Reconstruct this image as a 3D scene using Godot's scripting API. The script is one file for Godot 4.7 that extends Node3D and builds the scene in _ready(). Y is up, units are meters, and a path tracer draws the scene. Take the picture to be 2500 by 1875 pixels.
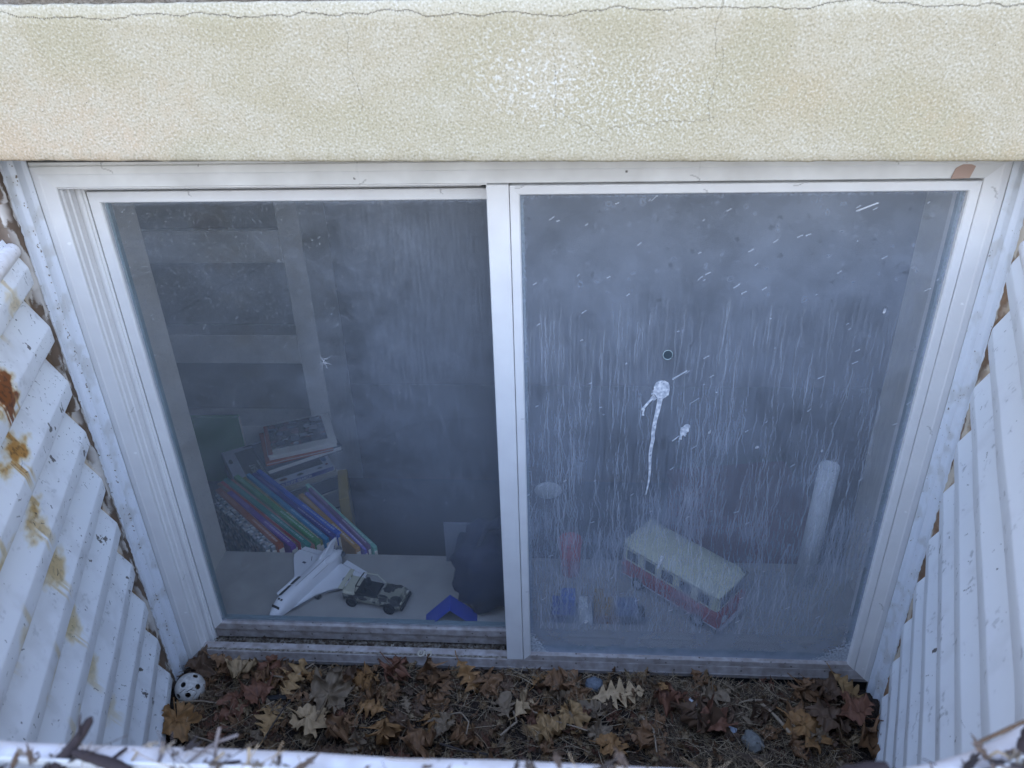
extends Node3D
# A basement window seen down into its window well: stucco band above, slider window, corrugated steel
# well, leaf litter, and the toys and books behind dusty glass. Metres, y up, x right, z out of the house.

var names := {}
var rng := RandomNumberGenerator.new()
var M := {}

# ------------------------------------------------------------------ naming helpers
func numbered(called: String) -> String:
	var n: int = names.get(called, 0)
	names[called] = n + 1
	return called if n == 0 else "%s_%03d" % [called, n]

func tag(o: Node, label: String, category: String, group := "", kind := "") -> Node:
	if label != "": o.set_meta("label", label)
	if category != "": o.set_meta("category", category)
	if group != "": o.set_meta("group", group)
	if kind != "": o.set_meta("kind", kind)
	return o

func thing(called: String, label: String, category: String, at := Vector3.ZERO, basis_ := Basis(), group := "") -> Node3D:
	var o := Node3D.new()
	o.name = numbered(called)
	add_child(o, true)
	o.transform = Transform3D(basis_, at)
	tag(o, label, category, group)
	return o

func obj(called: String, shape, m: Material, parent: Node = null) -> MeshInstance3D:
	var o := MeshInstance3D.new()
	if shape is SurfaceTool:
		shape = shape.commit()
	o.mesh = shape
	if m: o.set_surface_override_material(0, m)
	if parent == null:
		o.name = numbered(called)
		add_child(o, true)
	else:
		o.name = called if not parent.has_node(NodePath(called)) else part_name(parent, called)
		parent.add_child(o, true)
	return o

func part_name(parent: Node, called: String) -> String:
	var k := 1
	while parent.has_node(NodePath("%s_%03d" % [called, k])): k += 1
	return "%s_%03d" % [called, k]

func group_part(called: String, parent: Node) -> Node3D:
	var o := Node3D.new()
	o.name = called if not parent.has_node(NodePath(called)) else part_name(parent, called)
	parent.add_child(o, true)
	return o

# ------------------------------------------------------------------ materials
func lin(r: float, g: float, b: float) -> Color:
	return Color(r, g, b).linear_to_srgb()

func mat(c: Color, rough := 0.7, metal := 0.0) -> StandardMaterial3D:
	var m := StandardMaterial3D.new()
	m.albedo_color = c
	m.roughness = rough
	m.metallic = metal
	m.vertex_color_use_as_albedo = false
	return m

func noise(freq: float, seed_: int, oct := 3, kind := FastNoiseLite.TYPE_SIMPLEX_SMOOTH) -> FastNoiseLite:
	var n := FastNoiseLite.new()
	n.seed = seed_
	n.frequency = freq
	n.noise_type = kind
	n.fractal_octaves = oct
	return n

func bytes(n: FastNoiseLite, w: int, h: int, w2 := 0, h2 := 0, seamless := false) -> PackedByteArray:
	var im: Image = n.get_seamless_image(w, h) if seamless else n.get_image(w, h)
	im.convert(Image.FORMAT_L8)
	if w2 > 0: im.resize(w2, h2, Image.INTERPOLATE_CUBIC)
	return im.get_data()

func tex_from(data: PackedByteArray, w: int, h: int, fmt := Image.FORMAT_RGBA8) -> ImageTexture:
	return ImageTexture.create_from_image(Image.create_from_data(w, h, false, fmt, data))

# a seamless mottled colour between two colours, for triplanar use
func mottle(a: Color, b: Color, freq: float, seed_: int, size := 256, specks := 0, sc := Color.BLACK, sr := 1.4, hairs := 0) -> ImageTexture:
	var d := bytes(noise(freq, seed_, 4), size, size, 0, 0, true)
	var out := PackedByteArray()
	out.resize(size * size * 4)
	for i in size * size:
		var c := a.lerp(b, d[i] / 255.0)
		out[i * 4] = int(c.r * 255); out[i * 4 + 1] = int(c.g * 255); out[i * 4 + 2] = int(c.b * 255); out[i * 4 + 3] = 255
	var r := RandomNumberGenerator.new()
	r.seed = seed_ * 7 + 1
	for k in specks:
		var x := r.randf() * size
		var y := r.randf() * size
		var rad := sr * r.randf_range(0.4, 1.2)
		for yy in range(int(y - rad), int(y + rad) + 1):
			for xx in range(int(x - rad), int(x + rad) + 1):
				if Vector2(xx - x, yy - y).length() <= rad:
					var i := (posmod(yy, size) * size + posmod(xx, size)) * 4
					out[i] = int(sc.r * 255); out[i + 1] = int(sc.g * 255); out[i + 2] = int(sc.b * 255)
	for k in hairs:
		var x := r.randf() * size
		var y := r.randf() * size
		var ang := r.randf_range(-0.5, 0.5) + (PI if r.randf() < 0.5 else 0.0)
		for s in r.randi_range(6, 34):
			ang += r.randf_range(-0.6, 0.6)
			x += cos(ang); y += sin(ang) * 0.7
			var i := (posmod(int(y), size) * size + posmod(int(x), size)) * 4
			for e in 3: out[i + e] = int(lerpf(out[i + e], 110 - e * 4, 0.38))
	return tex_from(out, size, size)

func grey_noise(freq: float, seed_: int, size := 256, oct := 4, kind := FastNoiseLite.TYPE_SIMPLEX_SMOOTH) -> ImageTexture:
	return tex_from(bytes(noise(freq, seed_, oct, kind), size, size, 0, 0, true), size, size, Image.FORMAT_L8)

func tri(m: StandardMaterial3D, tex: Texture2D, metres: float, world := true) -> StandardMaterial3D:
	m.albedo_texture = tex
	m.uv1_triplanar = true
	m.uv1_world_triplanar = world
	m.uv1_scale = Vector3.ONE / metres
	return m

func bump(m: StandardMaterial3D, tex: Texture2D, cm: float) -> StandardMaterial3D:
	m.heightmap_enabled = true
	m.heightmap_texture = tex
	m.heightmap_scale = cm
	return m

# flakes drawn out along the vertical: paint that has come off in strips
func streaky(a: Color, b: Color, seed_: int, level: float) -> ImageTexture:
	var w := 256
	var n := bytes(noise(0.05, seed_, 4), w, 64, w, w)
	var f := bytes(noise(0.06, seed_ + 1, 4), w, 56, w, w)
	var out := PackedByteArray()
	out.resize(w * w * 4)
	for y in w:
		for x in w:
			var i := y * w + x
			# fade the tile edges into each other
			var j := y * w + (x + 128) % w
			var k := f[i] / 255.0 * 0.75 + n[j] / 255.0 * 0.25
			var c := a if k < level else b.lerp(b.darkened(0.35), n[i] / 255.0)
			if absf(k - level) < 0.02: c = a.darkened(0.25)
			out[i * 4] = int(c.r * 255); out[i * 4 + 1] = int(c.g * 255); out[i * 4 + 2] = int(c.b * 255); out[i * 4 + 3] = 255
	return tex_from(out, w, w)

# ------------------------------------------------------------------ mesh helpers
func st_new() -> SurfaceTool:
	var st := SurfaceTool.new()
	st.begin(Mesh.PRIMITIVE_TRIANGLES)
	return st

func tri_n(st: SurfaceTool, p: Vector3, q: Vector3, r: Vector3, n: Vector3) -> void:
	var c := (p - r).cross(p - q)
	st.set_normal(n); st.add_vertex(p)
	if c.dot(n) > 0.0:
		st.set_normal(n); st.add_vertex(q)
		st.set_normal(n); st.add_vertex(r)
	else:
		st.set_normal(n); st.add_vertex(r)
		st.set_normal(n); st.add_vertex(q)

func tri_out(st: SurfaceTool, p: Vector3, q: Vector3, r: Vector3, centre: Vector3) -> void:
	var n := (q - p).cross(r - p).normalized()
	if n.dot((p + q + r) / 3.0 - centre) < 0.0: n = -n
	tri_n(st, p, q, r, n)

func quad_n(st: SurfaceTool, a: Vector3, b: Vector3, c: Vector3, d: Vector3, n: Vector3) -> void:
	tri_n(st, a, b, c, n); tri_n(st, a, c, d, n)

func quad_out(st: SurfaceTool, a: Vector3, b: Vector3, c: Vector3, d: Vector3, centre: Vector3) -> void:
	tri_out(st, a, b, c, centre); tri_out(st, a, c, d, centre)

# a box with chamfered edges
func bx(st: SurfaceTool, xf: Transform3D, size: Vector3, bev := 0.001) -> SurfaceTool:
	var h := size / 2.0
	var b := minf(bev, minf(h.x, minf(h.y, h.z)) * 0.9)
	var P := func(axis: int, sx: float, sy: float, sz: float) -> Vector3:
		var v := Vector3(sx * (h.x - (0.0 if axis == 0 else b)), sy * (h.y - (0.0 if axis == 1 else b)), sz * (h.z - (0.0 if axis == 2 else b)))
		return xf * v
	var c := xf.origin
	for s in [-1.0, 1.0]:
		quad_out(st, P.call(0, s, -1, -1), P.call(0, s, 1, -1), P.call(0, s, 1, 1), P.call(0, s, -1, 1), c)
		quad_out(st, P.call(1, -1, s, -1), P.call(1, 1, s, -1), P.call(1, 1, s, 1), P.call(1, -1, s, 1), c)
		quad_out(st, P.call(2, -1, -1, s), P.call(2, 1, -1, s), P.call(2, 1, 1, s), P.call(2, -1, 1, s), c)
		for t in [-1.0, 1.0]:
			quad_out(st, P.call(0, s, t, -1), P.call(0, s, t, 1), P.call(1, s, t, 1), P.call(1, s, t, -1), c)
			quad_out(st, P.call(0, s, -1, t), P.call(0, s, 1, t), P.call(2, s, 1, t), P.call(2, s, -1, t), c)
			quad_out(st, P.call(1, -1, s, t), P.call(1, 1, s, t), P.call(2, 1, s, t), P.call(2, -1, s, t), c)
			for u in [-1.0, 1.0]:
				tri_out(st, P.call(0, s, t, u), P.call(1, s, t, u), P.call(2, s, t, u), c)
	return st

func box(size: Vector3, at := Vector3.ZERO, bev := 0.001, bas := Basis()) -> SurfaceTool:
	return bx(st_new(), Transform3D(bas, at), size, bev)

func box2(lo: Vector3, hi: Vector3, bev := 0.001) -> SurfaceTool:
	return box(hi - lo, (lo + hi) / 2.0, bev)

# a smooth sheet from rows of points; flip turns it over
func sheet(st: SurfaceTool, rows: Array, flip := false, uvs = null, cols = null) -> SurfaceTool:
	for i in rows.size() - 1:
		for j in rows[i].size() - 1:
			var idx := [[i, j], [i + 1, j], [i + 1, j + 1], [i, j], [i + 1, j + 1], [i, j + 1]]
			if flip: idx = [[i, j], [i + 1, j + 1], [i + 1, j], [i, j], [i, j + 1], [i + 1, j + 1]]
			for k in idx:
				if uvs: st.set_uv(uvs[k[0]][k[1]])
				if cols: st.set_color(cols[k[0]][k[1]])
				st.add_vertex(rows[k[0]][k[1]])
	return st

func tube(st: SurfaceTool, path: Array, radii, sides := 6, caps := true) -> SurfaceTool:
	var rings := []
	for i in path.size():
		var p: Vector3 = path[i]
		var t: Vector3 = (path[mini(i + 1, path.size() - 1)] - path[maxi(i - 1, 0)]).normalized()
		var u := t.cross(Vector3.UP if absf(t.y) < 0.9 else Vector3.RIGHT).normalized()
		var v := t.cross(u)
		var r: float = radii if not radii is Array else radii[i]
		var ring := []
		for k in sides + 1:
			var a := TAU * (k % sides) / sides
			ring.append(p + (u * cos(a) + v * sin(a)) * r)
		rings.append(ring)
	sheet(st, rings, true)
	if caps:
		for e in [0, path.size() - 1]:
			for k in sides:
				var inner: Vector3 = path[1] if e == 0 else path[e - 1]
				tri_out(st, path[e], rings[e][k], rings[e][k + 1], inner)
	return st

func tube_mesh(path: Array, radii, sides := 6) -> SurfaceTool:
	var st := st_new()
	st.set_smooth_group(0)
	tube(st, path, radii, sides, false)
	# round off both ends with small cones
	for e in [0, path.size() - 1]:
		var r: float = radii if not radii is Array else radii[e]
		var t: Vector3 = (path[e] - path[1 if e == 0 else e - 1]).normalized()
		var tip: Vector3 = path[e] + t * r * 0.6
		var u := t.cross(Vector3.UP if absf(t.y) < 0.9 else Vector3.RIGHT).normalized()
		var v := t.cross(u)
		for k in sides:
			var a := TAU * k / sides
			var b := TAU * (k + 1) / sides
			var p: Vector3 = path[e] + (u * cos(a) + v * sin(a)) * r
			var q: Vector3 = path[e] + (u * cos(b) + v * sin(b)) * r
			var n := (q - p).cross(tip - p)
			if n.dot((p + q + tip) / 3.0 - path[1 if e == 0 else e - 1]) > 0.0:
				st.add_vertex(p); st.add_vertex(tip); st.add_vertex(q)
			else:
				st.add_vertex(p); st.add_vertex(q); st.add_vertex(tip)
	st.generate_normals()
	return st

func lathe(profile: Array, sides := 24) -> SurfaceTool:
	var rows := []
	for p in profile:
		var ring := []
		for k in sides + 1:
			var a := TAU * (k % sides) / sides
			ring.append(Vector3(p[0] * cos(a), p[1], p[0] * sin(a)))
		rows.append(ring)
	var st := st_new()
	sheet(st, rows, true)
	st.generate_normals()
	return st

# polygon (Vector2, in the x-y plane) pushed out along +z
func prism(st: SurfaceTool, poly: PackedVector2Array, z0: float, z1: float, xf := Transform3D()) -> SurfaceTool:
	if Geometry2D.is_polygon_clockwise(poly):
		poly.reverse()
	var ids := Geometry2D.triangulate_polygon(poly)
	for k in range(0, ids.size(), 3):
		var a := poly[ids[k]]; var b := poly[ids[k + 1]]; var c := poly[ids[k + 2]]
		tri_n(st, xf * Vector3(a.x, a.y, z1), xf * Vector3(b.x, b.y, z1), xf * Vector3(c.x, c.y, z1), xf.basis * Vector3.BACK)
		tri_n(st, xf * Vector3(a.x, a.y, z0), xf * Vector3(b.x, b.y, z0), xf * Vector3(c.x, c.y, z0), xf.basis * Vector3.FORWARD)
	for k in poly.size():
		var a := poly[k]; var b := poly[(k + 1) % poly.size()]
		var n := Vector3(b.y - a.y, a.x - b.x, 0).normalized()
		quad_n(st, xf * Vector3(a.x, a.y, z0), xf * Vector3(b.x, b.y, z0), xf * Vector3(b.x, b.y, z1), xf * Vector3(a.x, a.y, z1), xf.basis * n)
	return st

# one mitred side of a rectangular frame; profile is [inward distance, z], from the outer back to the inner back
func mitre(profile: Array, r: Rect2, side: String) -> SurfaceTool:
	var st := st_new()
	var x0 := r.position.x; var y0 := r.position.y; var x1 := r.end.x; var y1 := r.end.y
	for k in profile.size() - 1:
		var d0: float = profile[k][0]; var z0: float = profile[k][1]
		var d1: float = profile[k + 1][0]; var z1: float = profile[k + 1][1]
		var n2 := Vector2(-(z1 - z0), d1 - d0).normalized()
		var inn := Vector3.ZERO
		var pts := []
		match side:
			"top":
				inn = Vector3.DOWN
				pts = [Vector3(x0 + d0, y1 - d0, z0), Vector3(x1 - d0, y1 - d0, z0), Vector3(x1 - d1, y1 - d1, z1), Vector3(x0 + d1, y1 - d1, z1)]
			"bottom":
				inn = Vector3.UP
				pts = [Vector3(x0 + d0, y0 + d0, z0), Vector3(x1 - d0, y0 + d0, z0), Vector3(x1 - d1, y0 + d1, z1), Vector3(x0 + d1, y0 + d1, z1)]
			"left":
				inn = Vector3.RIGHT
				pts = [Vector3(x0 + d0, y0 + d0, z0), Vector3(x0 + d0, y1 - d0, z0), Vector3(x0 + d1, y1 - d1, z1), Vector3(x0 + d1, y0 + d1, z1)]
			"right":
				inn = Vector3.LEFT
				pts = [Vector3(x1 - d0, y0 + d0, z0), Vector3(x1 - d0, y1 - d0, z0), Vector3(x1 - d1, y1 - d1, z1), Vector3(x1 - d1, y0 + d1, z1)]
		quad_n(st, pts[0], pts[1], pts[2], pts[3], inn * n2.x + Vector3(0, 0, n2.y))
	return st

# a bar of constant section along y: section is [x, z] points
func upright(section: Array, y0: float, y1: float, flip := false) -> SurfaceTool:
	var st := st_new()
	for k in section.size() - 1:
		var a := Vector2(section[k][0], section[k][1])
		var b := Vector2(section[k + 1][0], section[k + 1][1])
		var n := Vector2(b.y - a.y, a.x - b.x).normalized()
		if flip: n = -n
		quad_n(st, Vector3(a.x, y0, a.y), Vector3(a.x, y1, a.y), Vector3(b.x, y1, b.y), Vector3(b.x, y0, b.y), Vector3(n.x, 0, n.y))
	return st

# a strip along x through points [y, z]; up/front side outwards
func along_x(section: Array, x0: float, x1: float) -> SurfaceTool:
	var st := st_new()
	for k in section.size() - 1:
		var a := Vector2(section[k][1], section[k][0])
		var b := Vector2(section[k + 1][1], section[k + 1][0])
		var n := Vector2(-(b.y - a.y), b.x - a.x).normalized()
		if b.x < a.x or (b.x == a.x and b.y < a.y): pass
		n = Vector2((b.y - a.y), -(b.x - a.x)).normalized()
		quad_n(st, Vector3(x0, a.y, a.x), Vector3(x1, a.y, a.x), Vector3(x1, b.y, b.x), Vector3(x0, b.y, b.x), Vector3(0, n.y, n.x))
	return st

# ------------------------------------------------------------------ painted textures (stains, wear, dust, painted pane sheen)
func put(d: PackedByteArray, w: int, h: int, x: int, y: int, c: Color, a: float) -> void:
	if x < 0 or y < 0 or x >= w or y >= h: return
	var i := (y * w + x) * 4
	d[i] = int(lerpf(d[i], c.r * 255, a)); d[i + 1] = int(lerpf(d[i + 1], c.g * 255, a)); d[i + 2] = int(lerpf(d[i + 2], c.b * 255, a))

func wall_textures() -> Array:
	var w := 2048
	var h := 224
	var fine := bytes(noise(0.235, 11, 3), w, h)
	var mid := bytes(noise(0.030, 12, 5), w, h)
	var big := bytes(noise(0.0042, 13, 3), w, h)
	var worm := bytes(noise(0.105, 14, 3), w, h)
	var d := PackedByteArray(); d.resize(w * h * 4)
	var hm := PackedByteArray(); hm.resize(w * h)
	var base := Color(0.735, 0.685, 0.575)
	var green := Color(0.715, 0.675, 0.56)
	var pink := Color(0.79, 0.70, 0.59)
	var pale := Color(0.775, 0.74, 0.655)
	var white := Color(0.91, 0.905, 0.88)
	var tan_ := Color(0.745, 0.67, 0.54)
	for y in h:
		var yw := 0.2295 - (y + 0.5) / h * 0.1935      # height on the wall
		for x in w:
			var i := y * w + x
			var xw := (x + 0.5) / w * 1.8 - 0.9
			var f := fine[i] / 255.0
			var g := mid[i] / 255.0
			var b := big[i] / 255.0
			var o := worm[i] / 255.0
			var c := base.lerp(green, smoothstep(0.2, 0.8, b) * 0.8)
			# pinkish stain low on the left end, tan stains on the right
			var k := smoothstep(-0.30, -0.55, xw + (b - 0.5) * 0.3) * smoothstep(0.20, 0.06, yw + (g - 0.5) * 0.03)
			c = c.lerp(pink, k * 0.75)
			k = smoothstep(0.095, 0.0, Vector2(xw - 0.33, (yw - 0.12) * 1.6).length() + (g - 0.5) * 0.08)
			k = maxf(k, smoothstep(0.42, 0.62, xw + (b - 0.5) * 0.25))
			c = c.lerp(tan_, k * 0.8 * smoothstep(0.0, 0.9, g))
			# pale weathered zones
			k = smoothstep(0.11, 0.055, yw + (g - 0.5) * 0.05) * smoothstep(-0.5, -0.35, xw) * smoothstep(0.30, 0.05, xw)
			k = maxf(k, smoothstep(0.08, 0.0, Vector2((xw + 0.08) * 0.8, (yw - 0.115) * 2.2).length()))
			k = maxf(k, smoothstep(0.50, 0.64, 1.0 - b) * 0.8)
			c = c.lerp(pale, k * smoothstep(-0.1, 1.0, g) * 0.8)
			# white lime bloom in the middle, broken up by the grain
			k = smoothstep(0.17, 0.05, Vector2((xw - 0.135), (yw - 0.118) * 2.6).length() + (g - 0.5) * 0.10)
			c = c.lerp(white, k * 0.6 * smoothstep(0.45, 0.75, o * 0.5 + f * 0.5))
			k = smoothstep(0.12, 0.0, Vector2((xw - 0.02), (yw - 0.15) * 1.6).length())
			c = c.lerp(white, k * smoothstep(0.60, 0.72, o) * 0.7)
			# strip above the long crack is a paler, coarser coat
			if yw > 0.2085 - 0.0125 * xw + 0.003 * sin(xw * 9.0): c = c.lerp(pale, 0.45)
			# grain: light sand grains and darker pits
			c = c.lerp(white, smoothstep(0.58, 0.85, f) * 0.50)
			c = c.lerp(Color(0.50, 0.47, 0.38), smoothstep(0.42, 0.18, f) * 0.40)
			d[i * 4] = int(c.r * 255); d[i * 4 + 1] = int(c.g * 255); d[i * 4 + 2] = int(c.b * 255); d[i * 4 + 3] = 255
			hm[i] = int(clampf(0.30 + f * 0.50 + o * 0.08, 0.0, 1.0) * 255)
	# cracks: one long one near the top, and thin branching ones
	var r := RandomNumberGenerator.new(); r.seed = 5
	var crack := func(x0: float, y0: float, x1: float, y1: float, strength: float, wob: float) -> void:
		var n := int(Vector2((x1 - x0) / 1.8 * w, (y1 - y0) / 0.1935 * h).length())
		var off := 0.0
		var vel := 0.0
		for s in n + 1:
			var t := float(s) / n
			vel = vel * 0.86 + r.randf_range(-1, 1) * wob
			off = off * 0.975 + vel + r.randf_range(-1, 1) * wob * 1.6
			var px := (lerpf(x0, x1, t) + 0.9) / 1.8 * w
			var py := (0.2295 - lerpf(y0, y1, t)) / 0.1935 * h
			if absf(y1 - y0) > absf(x1 - x0): px += off
			else: py += off
			var a := strength * r.randf_range(0.45, 1.0)
			put(d, w, h, int(px), int(py), Color(0.16, 0.14, 0.11), a)
			if r.randf() < strength * 0.7: put(d, w, h, int(px), int(py) + 1, Color(0.25, 0.22, 0.18), a * 0.8)
			var ii := int(py) * w + int(px)
			if ii >= 0 and ii < w * h and px >= 0 and px < w: hm[ii] = int(hm[ii] * (1.0 - a))
	crack.call(-0.9, 0.2198, 0.9, 0.1972, 0.62, 0.17)
	crack.call(-0.17, 0.208, -0.16, 0.11, 0.22, 0.25)
	crack.call(0.06, 0.155, 0.062, 0.09, 0.28, 0.3)
	crack.call(0.065, 0.105, 0.12, 0.07, 0.26, 0.3)
	crack.call(0.12, 0.085, 0.24, 0.098, 0.3, 0.3)
	crack.call(0.24, 0.17, 0.235, 0.09, 0.28, 0.25)
	crack.call(0.235, 0.222, 0.233, 0.16, 0.28, 0.2)
	for s in 60:
		var px := r.randi_range(0, w - 1); var py := r.randi_range(0, h - 1)
		put(d, w, h, px, py, Color(0.2, 0.18, 0.15), 0.8)
	return [tex_from(d, w, h), tex_from(hm, w, h, Image.FORMAT_L8)]

# white paint on the corrugated steel: u runs along the sheet (0.8 m), v down it (1 m)
func panel_texture(seed_: int, rusty: bool) -> ImageTexture:
	var w := 768
	var h := 1024
	var d := PackedByteArray(); d.resize(w * h * 4)
	var n1 := bytes(noise(0.012, seed_, 4), w, h)
	var n2 := bytes(noise(0.11, seed_ + 1, 3), w, h)
	var n3 := bytes(noise(0.05, seed_ + 2, 4), w / 2, h, w, h)
	var white := Color(0.90, 0.91, 0.92)
	var grey := Color(0.66, 0.66, 0.65)
	for y in h:
		for x in w:
			var i := y * w + x
			var a := n1[i] / 255.0; var b := n2[i] / 255.0; var c3 := n3[i] / 255.0
			var c := white.lerp(grey, smoothstep(0.52, 0.85, a) * (0.18 if rusty else 0.14))
			c = c.lerp(Color(0.56, 0.57, 0.57), smoothstep(0.60, 0.80, c3) * smoothstep(0.45, 0.7, b) * (0.22 if rusty else 0.55) * smoothstep(0.35, 0.6, a))
			d[i * 4] = int(c.r * 255); d[i * 4 + 1] = int(c.g * 255); d[i * 4 + 2] = int(c.b * 255); d[i * 4 + 3] = 255
	var r := RandomNumberGenerator.new(); r.seed = seed_
	if rusty:
		# rust that runs down from a hole near the rim and settles on each ridge
		var runs := [[0.205, 0.165, 1.0, Color(0.50, 0.27, 0.10), 0.040, 0.022], [0.232, 0.148, 0.7, Color(0.56, 0.34, 0.14), 0.026, 0.014], [0.10, 0.10, 0.35, Color(0.62, 0.50, 0.30), 0.03, 0.018],
			[0.222, 0.236, 0.72, Color(0.70, 0.50, 0.24), 0.040, 0.017], [0.20, 0.200, 0.5, Color(0.62, 0.40, 0.18), 0.020, 0.012], [0.232, 0.320, 0.55, Color(0.69, 0.53, 0.29), 0.042, 0.016], [0.240, 0.404, 0.45, Color(0.71, 0.57, 0.34), 0.040, 0.015],
			[0.246, 0.488, 0.42, Color(0.73, 0.64, 0.42), 0.034, 0.014], [0.250, 0.572, 0.35, Color(0.75, 0.67, 0.45), 0.03, 0.012], [0.235, 0.66, 0.25, Color(0.75, 0.67, 0.45), 0.03, 0.012],
			[0.38, 0.285, 0.42, Color(0.74, 0.66, 0.42), 0.04, 0.014], [0.39, 0.372, 0.32, Color(0.75, 0.68, 0.46), 0.04, 0.012], [0.36, 0.46, 0.3, Color(0.75, 0.68, 0.46), 0.04, 0.012], [0.40, 0.545, 0.25, Color(0.76, 0.69, 0.5), 0.04, 0.012]]
		for q in runs:
			var cx: float = q[0] / 0.8 * w; var cy: float = q[1] * h
			var rx: float = q[4] / 0.8 * w; var ry: float = q[5] * h
			for yy in range(int(cy - ry * 3.2), int(cy + ry * 3.2)):
				for xx in range(int(cx - rx * 1.6), int(cx + rx * 1.6)):
					if xx < 0 or yy < 0 or xx >= w or yy >= h: continue
					var i := yy * w + xx
					var wob := (n1[i] / 255.0 - 0.5) * 1.3 + (n3[i] / 255.0 - 0.5) * 1.0
					var e := Vector2((xx - cx) / rx, (yy - cy) / ry).length() + wob
					var al: float = smoothstep(1.25, 0.15, e) * q[2]
					# drips out of the lower edge and a thin feeder above
					var dripn := n2[(int(cy) % h) * w + xx] / 255.0
					if yy > cy: al = maxf(al, smoothstep(1.0, 0.4, absf(xx - cx - rx * 0.35) / (rx * 0.45) + wob * 0.5) * smoothstep(3.0, 0.8, (yy - cy) / ry) * q[2] * 0.75 * smoothstep(0.35, 0.6, dripn))
					else: al = maxf(al, smoothstep(1.0, 0.3, absf(xx - cx + rx * 0.5) / (rx * 0.22) + wob * 0.4) * smoothstep(2.8, 1.4, (cy - yy) / ry) * q[2] * 0.8)
					var col: Color = q[3]
					col = Color(0.80, 0.68, 0.42).lerp(col, smoothstep(0.15, 0.7, al)).lerp(col.darkened(0.4), smoothstep(0.5, 0.8, n2[i] / 255.0) * al)
					put(d, w, h, xx, yy, col, minf(al * 1.6, 0.95))
	# specks of dirt, thin hairs and chips down to the primer (more of them near the wall)
	for s in 1500 if rusty else 420:
		var x := int(r.randf() * r.randf() * w) if rusty else int(r.randf() * w)
		var y := r.randi_range(0, h - 1)
		var a := r.randf_range(0.25, 0.85)
		put(d, w, h, x, y, Color(0.12, 0.12, 0.12), a)
		if r.randf() < 0.25:
			var vx := r.randf_range(-1, 1); var vy := r.randf_range(-1, 1)
			var fx := float(x); var fy := float(y)
			for k in r.randi_range(2, 8):
				fx += vx; fy += vy
				vx += r.randf_range(-0.5, 0.5); vy += r.randf_range(-0.5, 0.5)
				put(d, w, h, int(fx), int(fy), Color(0.15, 0.15, 0.15), a)
	for s in 30 if rusty else 7:
		var cx := r.randf() * (120.0 if rusty else 500.0) + 6.0
		var cy := r.randf() * h
		var rad := r.randf_range(1.5, 6.0)
		for yy in range(int(cy - rad * 1.5), int(cy + rad * 1.5)):
			for xx in range(int(cx - rad * 1.5), int(cx + rad * 1.5)):
				if xx < 0 or yy < 0 or xx >= w or yy >= h: continue
				if Vector2(xx - cx, (yy - cy) * 0.8).length() + (n2[yy * w + xx] / 255.0 - 0.5) * rad * 2.6 < rad * 0.8:
					put(d, w, h, xx, yy, Color(0.36, 0.34, 0.32), 0.9)
	return tex_from(d, w, h)

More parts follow.
